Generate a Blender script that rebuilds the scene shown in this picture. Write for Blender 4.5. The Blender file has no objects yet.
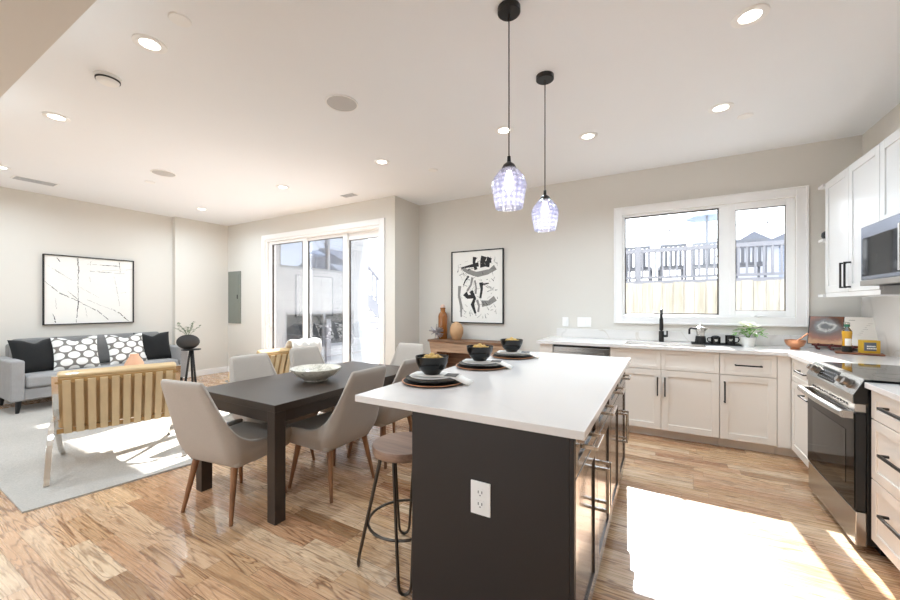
import bpy, bmesh, math, random
from mathutils import Vector, Matrix
R = math.radians
PI = math.pi
random.seed(7)
S = bpy.context.scene
COL = S.collection

# ------------------------------------------------------------------ camera, world, sun, exposure
F_PX = 374.4
cam = bpy.data.cameras.new('camera'); cam_o = bpy.data.objects.new('camera', cam); COL.objects.link(cam_o)
cam.sensor_width = 36; cam.lens = F_PX / 900 * 36; cam.shift_y = 5 / 900
cam.clip_start = 0.05; cam.clip_end = 300
cam_o.location = (0, 0, 1.33); cam_o.rotation_euler = (PI / 2, 0, R(29.75))
S.camera = cam_o

S.view_settings.view_transform = 'Standard'; S.view_settings.look = 'None'
S.view_settings.gamma = 1; S.view_settings.use_curve_mapping = False
S.view_settings.exposure = 0.3
S.cycles.max_bounces = 14; S.cycles.diffuse_bounces = 8; S.cycles.glossy_bounces = 5
S.cycles.transparent_max_bounces = 16; S.cycles.transmission_bounces = 8
S.cycles.sample_clamp_indirect = 6.0

CAN_WATTS = 18.0
SUN_STRENGTH = 19.0
SKY_STRENGTH = 2.9

w = bpy.data.worlds.new('sky'); S.world = w; w.use_nodes = True
nt = w.node_tree; nt.nodes.clear()
wo = nt.nodes.new('ShaderNodeOutputWorld'); bg = nt.nodes.new('ShaderNodeBackground')
tc = nt.nodes.new('ShaderNodeTexCoord'); sp = nt.nodes.new('ShaderNodeSeparateXYZ'); cr = nt.nodes.new('ShaderNodeValToRGB')
nt.links.new(tc.outputs['Generated'], sp.inputs[0]); nt.links.new(sp.outputs['Z'], cr.inputs[0])
cr.color_ramp.elements[0].color = (0.93, 0.97, 1.0, 1); cr.color_ramp.elements[0].position = 0.0
cr.color_ramp.elements[1].color = (0.80, 0.89, 1.0, 1); cr.color_ramp.elements[1].position = 0.8
nt.links.new(cr.outputs[0], bg.inputs[0]); bg.inputs[1].default_value = SKY_STRENGTH
nt.links.new(bg.outputs[0], wo.inputs[0])

sun = bpy.data.lights.new('sun', 'SUN'); sun.energy = SUN_STRENGTH; sun.angle = R(0.55); sun.color = (1.0, 0.985, 0.97)
sun_o = bpy.data.objects.new('sun', sun); COL.objects.link(sun_o)
sun_o.rotation_euler = Vector((0.0875, -1.0, -0.76)).to_track_quat('-Z', 'Y').to_euler()
sun_o.location = (0, 12, 12)

# ------------------------------------------------------------------ materials
def lin(c):
    if isinstance(c, str):
        c = c.lstrip('#'); c = [int(c[i:i + 2], 16) / 255 for i in (0, 2, 4)]
    return tuple(x / 12.92 if x <= 0.04045 else ((x + 0.055) / 1.055) ** 2.4 for x in c)

class NT:
    def __init__(s, m): s.t = m.node_tree; s.n = s.t.nodes; s.l = s.t.links
    def new(s, k, **kw):
        n = s.n.new('ShaderNode' + k)
        for a, b in kw.items(): setattr(n, a, b)
        return n
    def put(s, sock, v):
        if hasattr(v, 'is_output') or isinstance(v, bpy.types.NodeSocket): s.l.new(v, sock)
        else: sock.default_value = v
    def math(s, op, a, b=None, c=None):
        n = s.new('Math', operation=op)
        for i, v in enumerate((a, b, c)):
            if v is not None: s.put(n.inputs[i], v)
        return n.outputs[0]
    def obj(s): return s.new('TexCoord').outputs['Object']
    def xyz(s, v):
        n = s.new('SeparateXYZ'); s.l.new(v, n.inputs[0]); return n.outputs
    def vec(s, x, y, z):
        n = s.new('CombineXYZ')
        for i, v in enumerate((x, y, z)): s.put(n.inputs[i], v)
        return n.outputs[0]
    def noise(s, v, scale, detail=3, rough=.55, dist=0):
        n = s.new('TexNoise'); s.l.new(v, n.inputs['Vector'])
        n.inputs['Scale'].default_value = scale; n.inputs['Detail'].default_value = detail
        n.inputs['Roughness'].default_value = rough; n.inputs['Distortion'].default_value = dist
        return n.outputs[0]
    def white(s, v):
        n = s.new('TexWhiteNoise', noise_dimensions='3D'); s.l.new(v, n.inputs['Vector']); return n.outputs
    def ramp(s, f, stops, interp='LINEAR'):
        n = s.new('ValToRGB'); s.put(n.inputs[0], f); r = n.color_ramp; r.interpolation = interp
        while len(r.elements) < len(stops): r.elements.new(0.5)
        for e, (p, c) in zip(r.elements, stops):
            e.position = p
            e.color = (*(lin(c) if not isinstance(c, (int, float)) else (c, c, c)), 1)
        return n.outputs[0]
    def mix(s, f, a, b, mode='MIX'):
        n = s.new('Mix', data_type='RGBA', blend_type=mode)
        s.put(n.inputs[0], f)
        for i, v in ((6, a), (7, b)):
            if isinstance(v, (str, tuple, list)) and not hasattr(v, 'is_output'):
                v = (*lin(v), 1)
            s.put(n.inputs[i], v)
        return n.outputs[2]
    def bump(s, h, strength, dist=.01):
        n = s.new('Bump'); s.put(n.inputs['Height'], h); n.inputs['Strength'].default_value = strength
        n.inputs['Distance'].default_value = dist; return n.outputs[0]

def base(name, col=None, rough=.5, metal=0, spec=.5, coat=0, coat_rough=.05, sheen=0, emit=None, estr=0):
    m = bpy.data.materials.new(name); m.use_nodes = True
    b = m.node_tree.nodes['Principled BSDF']
    if col is not None: b.inputs['Base Color'].default_value = (*lin(col), 1); m.diffuse_color = (*lin(col), 1)
    b.inputs['Roughness'].default_value = rough; b.inputs['Metallic'].default_value = metal
    b.inputs['Specular IOR Level'].default_value = spec
    b.inputs['Coat Weight'].default_value = coat; b.inputs['Coat Roughness'].default_value = coat_rough
    b.inputs['Sheen Weight'].default_value = sheen
    if emit: b.inputs['Emission Color'].default_value = (*lin(emit), 1); b.inputs['Emission Strength'].default_value = estr
    return m, NT(m), b
M = {}
def plain(name, col, rough=.5, var=.04, scale=6, bump=0, **kw):
    m, t, b = base(name, col, rough, **kw)
    c = lin(col); n = t.noise(t.obj(), scale, 4)
    k = t.math('MULTIPLY_ADD', n, 2 * var, 1 - var)
    v = t.new('Mix', data_type='RGBA', blend_type='MULTIPLY'); v.inputs[0].default_value = 1
    v.inputs[6].default_value = (*c, 1); t.l.new(k, v.inputs[7])
    t.l.new(v.outputs[2], b.inputs['Base Color'])
    if bump:
        t.l.new(t.bump(t.noise(t.obj(), scale * 40, 2), bump, .002), b.inputs['Normal'])
    M[name] = m; return m
def fabric(name, c1, c2, rough=.9, scale=420, bump=.35, var_scale=3):
    m, t, b = base(name, c1, rough, sheen=.15, spec=.2)
    o = t.obj(); n = t.noise(o, scale, 2); n2 = t.noise(o, var_scale, 3)
    f = t.math('ADD', t.math('MULTIPLY', n, .7), t.math('MULTIPLY', n2, .3))
    t.l.new(t.ramp(f, [(.3, c2), (.7, c1)]), b.inputs['Base Color'])
    t.l.new(t.bump(n, bump, .0015), b.inputs['Normal'])
    M[name] = m; return m
def wood(name, c1, c2, c3, axis=0, rough=.45, coat=0, k=1.0, bump=.1):
    m, t, b = base(name, c1, rough, coat=coat)
    x = t.xyz(t.obj()); v = [t.math('MULTIPLY', x[i], (1.6 if i == axis else 22) * k) for i in range(3)]
    vv = t.vec(*v); n = t.noise(vv, 1.0, 4, .6, .6); n2 = t.noise(vv, 4.0, 3)
    f = t.math('ADD', t.math('MULTIPLY', n, .7), t.math('MULTIPLY', n2, .3))
    t.l.new(t.ramp(f, [(.32, c3), (.5, c1), (.68, c2)]), b.inputs['Base Color'])
    t.l.new(t.bump(n2, bump, .002), b.inputs['Normal'])
    M[name] = m; return m
def metal(name, col, rough, **kw):
    m, t, b = base(name, col, rough, metal=1, **kw)
    n = t.noise(t.obj(), 1.5, 1); t.l.new(t.math('MULTIPLY_ADD', n, .04, rough - .02), b.inputs['Roughness'])
    M[name] = m; return m
def glass(name, tint=(1, 1, 1), refl=1.0, ior=1.45, haze=0, haze_col=(1, 1, 1)):
    m = bpy.data.materials.new(name); m.use_nodes = True; t = NT(m); t.n.clear()
    out = t.new('OutputMaterial'); tr = t.new('BsdfTransparent'); tr.inputs[0].default_value = (*tint, 1)
    gl = t.new('BsdfGlossy'); gl.inputs['Roughness'].default_value = .02
    fr = t.new('Fresnel'); fr.inputs[0].default_value = ior
    mx = t.new('MixShader'); t.l.new(t.math('MULTIPLY', fr.outputs[0], refl), mx.inputs[0])
    t.l.new(tr.outputs[0], mx.inputs[1]); t.l.new(gl.outputs[0], mx.inputs[2]); last = mx.outputs[0]
    if haze:
        tl = t.new('BsdfTranslucent'); tl.inputs[0].default_value = (*haze_col, 1)
        m2 = t.new('MixShader'); m2.inputs[0].default_value = haze
        t.l.new(last, m2.inputs[1]); t.l.new(tl.outputs[0], m2.inputs[2]); last = m2.outputs[0]
    t.l.new(last, out.inputs[0]); M[name] = m; return m

plain('wall_paint', '#d8d4cc', .85, .012, 2, spec=.3)
plain('ceiling_paint', '#edeff1', .9, .01, 2, spec=.2)
plain('trim_white', '#efeeec', .4, .01)
plain('vinyl_white', '#f1f1f0', .35, .01)
plain('cabinet_white', '#ece4da', .32, .015, 3, coat=.15)
plain('upper_white', '#dcdbd9', .32, .012, 3, coat=.15)
plain('island_dark', '#272322', .45, .05, 3)
plain('espresso', '#4a403a', .24, .06, 3, coat=.55, coat_rough=.12)
plain('black_metal', '#121111', .38, .05)
plain('black_matte', '#0e0d0d', .55, .05)
plain('black_glaze', '#0b0d0d', .22, .04, spec=.4)
plain('plate_white', '#eceae7', .3, .02)
plain('white_plastic', '#f2f1ee', .35, .01)
plain('white_ceramic', '#eeece8', .3, .03)
plain('range_black', '#121212', .3, .04)
plain('panel_grey', '#7c8078', .45, .04)
plain('table_dark', '#3d332c', .34, .07, 5, spec=.28)
plain('grille_grey', '#bdbbb9', .7, .03, 60)
plain('dark_slot', '#2b2a29', .8, .03)
plain('copper', '#c48a66', .32, .05, metal=.6)
plain('terracotta', '#d6a686', .7, .06)
plain('golden', '#c9a55a', .55, .18, 40)
plain('leaf_green', '#6fa046', .5, .2, 30)
plain('eucalyptus', '#6f7d64', .6, .2, 30)
plain('flower_white', '#f1f2df', .6, .05, 30)
plain('amber_bottle', '#8a531f', .15, .2, 8, coat=.6)
plain('egg_vase', '#c29a72', .6, .12, 18)
plain('star_metal', '#9a979c', .3, .1, metal=.9)
plain('cork_pink', '#d7b7a4', .7, .05)
plain('black_vase', '#2a2725', .6, .15, 12, bump=.6)
plain('bread_red', '#5d2420', .5, .1)
plain('sheepskin', '#f4f1ea', .95, .05, 25, bump=1.0, sheen=.4)
plain('tan_leather', '#c2a477', .45, .12, 9, coat=.1)
plain('tan_dark', '#a5814f', .45, .12, 9)
plain('strap_tan', '#cfba94', .5, .1, 8)
plain('gold_card', '#d9ae36', .45, .05)
plain('label_blue', '#5e6672', .5, .05)
plain('label_white', '#eeeae0', .5, .03)
plain('paper_white', '#eeeae2', .7, .02)
plain('paper_grey', '#a9a49c', .7, .05)
plain('art_white', '#eceae4', .8, .02, 4)
plain('art_black', '#1c1b1b', .7, .2, 30)
plain('art_grey', '#8b8985', .75, .15, 25)
plain('oil_yellow', '#c8931a', .12, .06, coat=.6)
plain('green_cap', '#2f6b52', .4, .05)
plain('napkin_white', '#efebe4', .9, .03, 20, bump=.3)
plain('napkin_grey', '#6e6a66', .9, .05, 20, bump=.3)
plain('screen_dark', '#3b3d40', .25, .2, 60)
plain('house_blue', '#b9c3d4', .7, .05)
plain('house_white', '#a9abb2', .7, .03)
plain('roof_grey', '#6f737d', .8, .06)
plain('rail_white', '#85868d', .6, .02)
plain('deck_grey', '#7f7e80', .7, .05)
plain('umbrella_blue', '#93a0b0', .8, .05)
plain('frame_grey', '#8b8f96', .5, .05)
plain('cable_dark', '#6c6f76', .6, .05)
wood('fence_wood', '#97938a', '#a5a197', '#7d7869', axis=2, k=.5)
wood('walnut_leg', '#8d6140', '#a5764f', '#6f4a30', axis=2)
wood('stool_wood', '#8a6a55', '#a07f69', '#6f5242', axis=0, rough=.4)
wood('console_wood', '#a9886c', '#c4a88c', '#7f614a', axis=0, rough=.6)
wood('console_dark', '#7a583e', '#94704f', '#583c2a', axis=0, rough=.5)
wood('board_wood', '#7c4a30', '#96603e', '#5c3422', axis=0)
wood('door_wood', '#8c6b4d', '#a58464', '#6b4d36', axis=2)
fabric('chair_fabric', '#bfb5aa', '#a89e94')
fabric('sofa_fabric', '#a5a4a4', '#888786', var_scale=8)
fabric('sofa_shaded', '#8f8d8b', '#767472', var_scale=8)  # darker copy of the sofa fabric, shade on the back put into colour
fabric('pillow_black', '#262626', '#171717')
fabric('rug_fabric', '#b9b3ab', '#9a948b', scale=110, bump=.9, var_scale=2)
metal('stainless', '#b9b6b1', .26)
metal('steel_dark', '#8e8983', .3)
metal('steel_blue', '#6d7280', .22)
metal('chrome', '#e2e0dc', .14)
metal('nickel', '#cfc9c0', .2)
metal('gunmetal', '#56504a', .35)
glass('window_glass', (.99, .99, .99), .6)
glass('dark_glass_clear', (.55, .6, .65), 1.0)
M['oven_glass'] = base('oven_glass', '#0b0908', .06, spec=.14)[0]
M['cooktop_glass'] = base('cooktop_glass', '#0f0f0f', .06, spec=.3)[0]
M['mirror_glass'] = base('mirror_glass', '#aab2c0', .03, metal=.85)[0]
M['lamp_lens'] = base('lamp_lens', '#ffffff', .5, emit='#fff6e8', estr=6)[0]
M['bulb'] = base('bulb', '#ffffff', .5, emit='#fff4e0', estr=2.6)[0]

def mk_floor():
    m, t, b = base('floor_oak', '#c49a70', .3, spec=.5, coat=.25, coat_rough=.12)
    x, y, z = t.xyz(t.obj()); W, L = .092, .58
    yr = t.math('DIVIDE', y, W); row = t.math('FLOOR', yr)
    rr = t.white(t.vec(row, 3.3, 1.7))[0]
    ln = t.math('MULTIPLY_ADD', rr, .5, .75)
    xo = t.math('ADD', t.math('DIVIDE', t.math('DIVIDE', x, L), ln), t.math('MULTIPLY', rr, 13.7))
    col = t.math('FLOOR', xo)
    rnd = t.white(t.vec(row, col, 5.1))
    r1 = rnd[0]; r2 = t.white(t.vec(col, row, 9.4))[0]
    ox = t.math('MULTIPLY', r1, 37.0)
    fig = t.noise(t.vec(t.math('ADD', t.math('MULTIPLY', x, .85), ox), t.math('MULTIPLY', y, 9.5), t.math('MULTIPLY', r2, 31.0)), 1.3, 2, .5, .5)
    rings = t.math('SINE', t.math('MULTIPLY', fig, 75.0))
    rings = t.math('POWER', t.math('MULTIPLY_ADD', rings, .5, .5), 4.5)
    grain = t.noise(t.vec(t.math('ADD', t.math('MULTIPLY', x, 5.0), ox), t.math('MULTIPLY', y, 95.0), r2), 1.0, 3, .6)
    bc = t.ramp(r1, [(0, '#92704f'), (.1, '#c39b74'), (.3, '#dcb890'), (.5, '#c59a76'), (.68, '#e2c6a4'), (.85, '#d3a983'), (1, '#a97b5a')])
    bc = t.mix(t.math('MULTIPLY', rings, t.math('MULTIPLY_ADD', r2, .5, .4)), bc, '#6d452a')
    bc = t.mix(t.math('MULTIPLY', t.math('SUBTRACT', 1.0, grain), .35), bc, '#8f6545')
    fy = t.math('FRACT', yr); fx = t.math('FRACT', xo)
    ey = t.math('LESS_THAN', t.math('MINIMUM', fy, t.math('SUBTRACT', 1.0, fy)), .010)
    ex = t.math('LESS_THAN', t.math('MINIMUM', fx, t.math('SUBTRACT', 1.0, fx)), .0016)
    seam = t.math('MAXIMUM', ey, ex)
    bc = t.mix(t.math('MULTIPLY', seam, .75), bc, '#5a3c28')
    t.l.new(bc, b.inputs['Base Color'])
    t.l.new(t.math('MULTIPLY_ADD', grain, .14, .2), b.inputs['Roughness'])
    h = t.math('SUBTRACT', t.math('MULTIPLY', grain, .3), seam)
    wv = t.noise(t.vec(t.math('MULTIPLY', x, 2.0), t.math('MULTIPLY', y, 9.0), 0.0), 1.0, 2)
    n1 = t.bump(t.math('ADD', h, t.math('MULTIPLY', wv, 1.0)), .2, .003)
    t.l.new(n1, b.inputs['Normal']); M['floor_oak'] = m
mk_floor()
def mk_stone(name, basec, vein, gold, scale=1.2, amt=.5, rough=.16, width=.02):
    m, t, b = base(name, basec, rough, coat=.2)
    o = t.obj(); d = t.noise(o, scale * .9, 4, .6, .5)
    v = t.math('ABSOLUTE', t.math('SUBTRACT', d, .5)); mask = t.math('SUBTRACT', 1.0, t.math('SMOOTH_MIN', t.math('DIVIDE', v, width), 1.0, .2))
    d2 = t.noise(o, scale * 2.3, 3, .5, .8)
    v2 = t.math('ABSOLUTE', t.math('SUBTRACT', d2, .47)); mask2 = t.math('SUBTRACT', 1.0, t.math('MINIMUM', t.math('DIVIDE', v2, width * .6), 1.0))
    mod = t.noise(o, 1.1, 2)
    c = t.mix(t.math('MULTIPLY', t.math('MULTIPLY', mask, mod), amt), basec, vein)
    c = t.mix(t.math('MULTIPLY', t.math('MULTIPLY', mask2, t.math('SUBTRACT', 1.0, mod)), amt * .8), c, gold)
    t.l.new(c, b.inputs['Base Color']); M[name] = m
mk_stone('quartz', '#e6e1dd', '#dad4cf', '#dcd6cf', 1.0, .3)
mk_stone('marble', '#dddad6', '#aaa7a3', '#a8966f', .55, .6, .16, .012)
mk_stone('bowl_marble', '#d8d2c4', '#55503f', '#8d8361', 7.0, 1.0, .35, .05)
def mk_hex():
    m, t, b = base('pillow_pattern', '#eeeeea', .9, sheen=.1, spec=.2)
    o = t.xyz(t.obj()); A, B = .150, .186; ds = []
    for sh in (0.25, .75):
        qx = t.math('SUBTRACT', t.math('FRACT', t.math('ADD', t.math('DIVIDE', o[0], A), sh)), .5)
        qy = t.math('SUBTRACT', t.math('FRACT', t.math('ADD', t.math('DIVIDE', o[1], B), sh)), .5)
        qx = t.math('MULTIPLY', qx, A * .86); qy = t.math('MULTIPLY', qy, B * 1.1)
        ds.append(t.math('SQRT', t.math('ADD', t.math('MULTIPLY', qx, qx), t.math('MULTIPLY', qy, qy))))
    d = t.math('MINIMUM', ds[0], ds[1])
    f = t.math('DIVIDE', d, .1)
    t.l.new(t.ramp(f, [(0, '#ecebe7'), (.50, '#ecebe7'), (.54, '#7b7772'), (1, '#7b7772')]), b.inputs['Base Color'])
    M['pillow_pattern'] = m
mk_hex()
def mk_siding():
    m, t, b = base('white_block', '#eef0f2', .8)
    o = t.xyz(t.obj()); f = t.math('FRACT', t.math('DIVIDE', o[2], .2))
    e = t.math('LESS_THAN', f, .05)
    n = t.noise(t.obj(), 3, 4)
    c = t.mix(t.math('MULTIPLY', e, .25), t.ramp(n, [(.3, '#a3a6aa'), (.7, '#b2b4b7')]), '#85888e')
    t.l.new(c, b.inputs['Base Color']); t.l.new(t.bump(t.math('SUBTRACT', 1.0, e), .5, .01), b.inputs['Normal']); M['white_block'] = m
    m, t, b = base('patio_concrete', '#d5d6d8', .9)
    n = t.noise(t.obj(), 5, 5, .65); t.l.new(t.ramp(n, [(.3, '#b4b6b8'), (.6, '#dcdde0')]), b.inputs['Base Color']); M['patio_concrete'] = m
    m, t, b = base('house_lap', '#b6c2d6', .8)
    o = t.xyz(t.obj()); f = t.math('FRACT', t.math('DIVIDE', o[2], .15)); e = t.math('LESS_THAN', f, .1)
    t.l.new(t.mix(e, '#8a94a6', '#6f798d'), b.inputs['Base Color']); M['house_lap'] = m
mk_siding()
def mk_shade():
    m = bpy.data.materials.new('pendant_glass'); m.use_nodes = True; t = NT(m); t.n.clear()
    out = t.new('OutputMaterial'); o = t.xyz(t.obj())
    ang = t.math('ARCTAN2', o[1], o[0])
    a = t.math('ADD', t.math('MULTIPLY', ang, 9.0), t.math('MULTIPLY', o[2], 115.0))
    c = t.math('SUBTRACT', t.math('MULTIPLY', ang, 9.0), t.math('MULTIPLY', o[2], 115.0))
    h = t.math('MULTIPLY', t.math('SINE', a), t.math('SINE', c))
    nb = t.bump(h, .55, .003)
    gl = t.new('BsdfGlossy'); gl.inputs['Roughness'].default_value = .12; t.l.new(nb, gl.inputs['Normal'])
    tr = t.new('BsdfTransparent'); tr.inputs[0].default_value = (.80, .81, .92, 1)
    tl = t.new('BsdfTranslucent'); tl.inputs[0].default_value = (.84, .85, 1, 1); t.l.new(nb, tl.inputs['Normal'])
    lw = t.new('LayerWeight'); lw.inputs[0].default_value = .45; t.l.new(nb, lw.inputs['Normal'])
    m1 = t.new('MixShader'); t.l.new(t.math('MULTIPLY_ADD', h, .14, .18), m1.inputs[0]); t.l.new(tr.outputs[0], m1.inputs[1]); t.l.new(tl.outputs[0], m1.inputs[2])
    m2 = t.new('MixShader'); t.l.new(t.math('MULTIPLY', lw.outputs['Facing'], .45), m2.inputs[0]); t.l.new(m1.outputs[0], m2.inputs[1]); t.l.new(gl.outputs[0], m2.inputs[2])
    t.l.new(m2.outputs[0], out.inputs[0]); M['pendant_glass'] = m
mk_shade()
def mk_food():
    m, t, b = base('food_photo', '#6b4a3c', .35)
    o = t.xyz(t.obj())      # page local coordinates: x 0..-.2, z up
    n = t.noise(t.obj(), 16, 4, .6, .8)
    dx = t.math('SUBTRACT', o[0], -.11); dz = t.math('SUBTRACT', o[2], .17)
    d = t.math('SQRT', t.math('ADD', t.math('MULTIPLY', dx, dx), t.math('MULTIPLY', t.math('MULTIPLY', dz, dz), 1.6)))
    d = t.math('ADD', d, t.math('MULTIPLY', t.math('SUBTRACT', n, .5), .09))
    c = t.ramp(d, [(0, '#4b4a48'), (.03, '#55524e'), (.05, '#b5afa6'), (.065, '#6f6c68'), (.1, '#5a4236'), (.16, '#8a5236'), (.2, '#b98a5e')])
    t.l.new(c, b.inputs['Base Color']); M['food_photo'] = m
mk_food()

# ------------------------------------------------------------------ mesh builder
class MB:
    def __init__(s): s.v = []; s.f = []; s.mi = []; s.sm = []; s.cur = 0; s.smooth = False
    def add(s, vs, fs, smooth=None):
        k = len(s.v); s.v += [tuple(p) for p in vs]; sm = s.smooth if smooth is None else smooth
        for f in fs: s.f.append([k + i for i in f]); s.mi.append(s.cur); s.sm.append(sm)
        return s
    def box(s, x0, x1, y0, y1, z0, z1):
        if x0 > x1: x0, x1 = x1, x0
        if y0 > y1: y0, y1 = y1, y0
        if z0 > z1: z0, z1 = z1, z0
        return s.add([(x0, y0, z0), (x1, y0, z0), (x1, y1, z0), (x0, y1, z0), (x0, y0, z1), (x1, y0, z1), (x1, y1, z1), (x0, y1, z1)],
                     [(0, 3, 2, 1), (4, 5, 6, 7), (0, 1, 5, 4), (1, 2, 6, 5), (2, 3, 7, 6), (3, 0, 4, 7)], False)
    def cyl(s, p0, p1, r0, r1=None, n=20, caps=True):
        r1 = r0 if r1 is None else r1; p0, p1 = Vector(p0), Vector(p1); d = (p1 - p0).normalized()
        a = d.orthogonal().normalized(); b = d.cross(a); vs = []
        for p, r in ((p0, r0), (p1, r1)):
            for i in range(n):
                t = 2 * PI * i / n; vs.append(p + (a * math.cos(t) + b * math.sin(t)) * r)
        s.add(vs, [(i, (i + 1) % n, n + (i + 1) % n, n + i) for i in range(n)], True)
        if caps: s.add(vs, [tuple(range(n - 1, -1, -1)), tuple(range(n, 2 * n))], False)
        return s
    def lathe(s, prof, c=(0, 0, 0), n=36, sx=1, sy=1, closed=False):
        vs = []; m = len(prof)
        for (r, z) in prof:
            for i in range(n):
                t = 2 * PI * i / n; vs.append((c[0] + r * math.cos(t) * sx, c[1] + r * math.sin(t) * sy, c[2] + z))
        fs = []
        for j in range(m - 1 if not closed else m):
            j2 = (j + 1) % m
            for i in range(n):
                fs.append((j * n + i, j * n + (i + 1) % n, j2 * n + (i + 1) % n, j2 * n + i))
        s.add(vs, fs, True)
        return s
    def tube(s, pts, r, n=10, closed=False, rs=None):
        pts = [Vector(p) for p in pts]; m = len(pts); vs = []; prev = None
        for j, p in enumerate(pts):
            if closed: d = pts[(j + 1) % m] - pts[j - 1]
            else: d = pts[min(j + 1, m - 1)] - pts[max(j - 1, 0)]
            d.normalize()
            a = d.orthogonal().normalized() if prev is None else (prev - d * prev.dot(d)).normalized()
            prev = a; b = d.cross(a); rr = rs[j] if rs else r
            for i in range(n):
                t = 2 * PI * i / n; vs.append(p + (a * math.cos(t) + b * math.sin(t)) * rr)
        fs = []
        for j in range(m if closed else m - 1):
            j2 = (j + 1) % m
            for i in range(n): fs.append((j * n + i, j * n + (i + 1) % n, j2 * n + (i + 1) % n, j2 * n + i))
        s.add(vs, fs, True)
        if not closed: s.add(vs, [tuple(range(n - 1, -1, -1)), tuple(range((m - 1) * n, m * n))], False)
        return s
    def ribbon(s, pts, wid, th, side):      # flat bar: pts in a plane, side = width direction
        pts = [Vector(p) for p in pts]; sd = Vector(side).normalized(); m = len(pts); vs = []
        for j, p in enumerate(pts):
            d = (pts[min(j + 1, m - 1)] - pts[max(j - 1, 0)]).normalized(); nn = d.cross(sd).normalized()
            for a, b in ((-1, -1), (1, -1), (1, 1), (-1, 1)): vs.append(p + sd * a * wid / 2 + nn * b * th / 2)
        fs = []
        for j in range(m - 1):
            for i in range(4): fs.append((j * 4 + i, j * 4 + (i + 1) % 4, j * 4 + 4 + (i + 1) % 4, j * 4 + 4 + i))
        fs += [(3, 2, 1, 0), tuple((m - 1) * 4 + i for i in range(4))]
        return s.add(vs, fs, False)
    def prism(s, poly, z0, z1, axis=2):
        n = len(poly)
        def P(a, b, c): return {2: (a, b, c), 1: (a, c, b), 0: (c, a, b)}[axis]
        vs = [P(a, b, z0) for a, b in poly] + [P(a, b, z1) for a, b in poly]
        return s.add(vs, [tuple(range(n - 1, -1, -1)), tuple(range(n, 2 * n))] + [(i, (i + 1) % n, n + (i + 1) % n, n + i) for i in range(n)], False)
    def ball(s, c, r, n=14, m=9, sx=1, sy=1, sz=1):
        prof = [(max(1e-4, r * math.sin(PI * j / m)), -r * math.cos(PI * j / m) * sz) for j in range(m + 1)]
        return s.lathe(prof, c, n, sx, sy)
    def build(s, name, mat, parent=None, bevel=0, seg=2, subsurf=0, solid=0, loc=None, kind=None):
        me = bpy.data.meshes.new(name); me.from_pydata(s.v, [], s.f)
        for mt in (mat if isinstance(mat, (list, tuple)) else [mat]): me.materials.append(M[mt])
        for p, i, q in zip(me.polygons, s.mi, s.sm): p.material_index = i; p.use_smooth = q
        bm = bmesh.new(); bm.from_mesh(me)
        bmesh.ops.remove_doubles(bm, verts=bm.verts, dist=1e-5) if not bevel else None
        bmesh.ops.recalc_face_normals(bm, faces=bm.faces)
        if not subsurf:
            for e in bm.edges:
                if len(e.link_faces) == 2 and e.calc_face_angle(0) > R(38): e.smooth = False
        bm.to_mesh(me); bm.free()
        o = bpy.data.objects.new(name, me); COL.objects.link(o)
        if parent: o.parent = parent
        if loc: o.location = loc
        if solid:
            md = o.modifiers.new('solid', 'SOLIDIFY'); md.thickness = solid; md.offset = -1
        if bevel:
            md = o.modifiers.new('bevel', 'BEVEL'); md.width = bevel; md.segments = seg; md.limit_method = 'ANGLE'; md.angle_limit = R(40)
            md.harden_normals = False
        if subsurf:
            md = o.modifiers.new('sub', 'SUBSURF'); md.levels = subsurf; md.render_levels = subsurf
            for p in me.polygons: p.use_smooth = True
        if kind: o['kind'] = kind
        return o
def box(name, mat, x0, x1, y0, y1, z0, z1, parent=None, bevel=.002, **kw):
    return MB().box(x0, x1, y0, y1, z0, z1).build(name, mat, parent, bevel, **kw)
def thing(name, label, cat, loc=(0, 0, 0), rz=0, group=None):
    o = bpy.data.objects.new(name, None); COL.objects.link(o); o.empty_display_size = .1
    o.location = loc; o.rotation_euler = (0, 0, rz); o['label'] = label; o['category'] = cat
    if group: o['group'] = group
    return o
def tag(o, label, cat, group=None, kind=None):
    o['label'] = label; o['category'] = cat
    if group: o['group'] = group
    if kind: o['kind'] = kind
    return o
def kids(o): return [c for c in COL.objects if c.parent == o]
def dup(o, loc, rz, label, group=None):
    def rec(src, par):
        c = src.copy(); COL.objects.link(c); c.parent = par
        for k in kids(src): rec(k, c)
        return c
    r = rec(o, None); r.location = loc; r.rotation_euler = (0, 0, rz); r['label'] = label
    if group: r['group'] = group
    return r
def struct(o, label=None):
    o['kind'] = 'structure'
    if label: o['label'] = label
    return o

# ------------------------------------------------------------------ room shell
XR, YW, YP, XN, ZC, YB = 1.60, 4.92, 4.30, -3.374, 2.91, -2.8
XL, XLN, YJ = -7.577, -7.68, 3.37
struct(box('floor', 'floor_oak', XLN - .3, XR + .2, YB - .2, YW + .2, -.1, 0, bevel=0))
struct(box('ceiling', 'ceiling_paint', XLN - .3, XR + .2, YB - .2, YW + .2, ZC, ZC + .2, bevel=0))
struct(box('ceiling_soffit', 'wall_paint', XLN, XR, YB, .575, 2.50, ZC, bevel=0))
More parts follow.
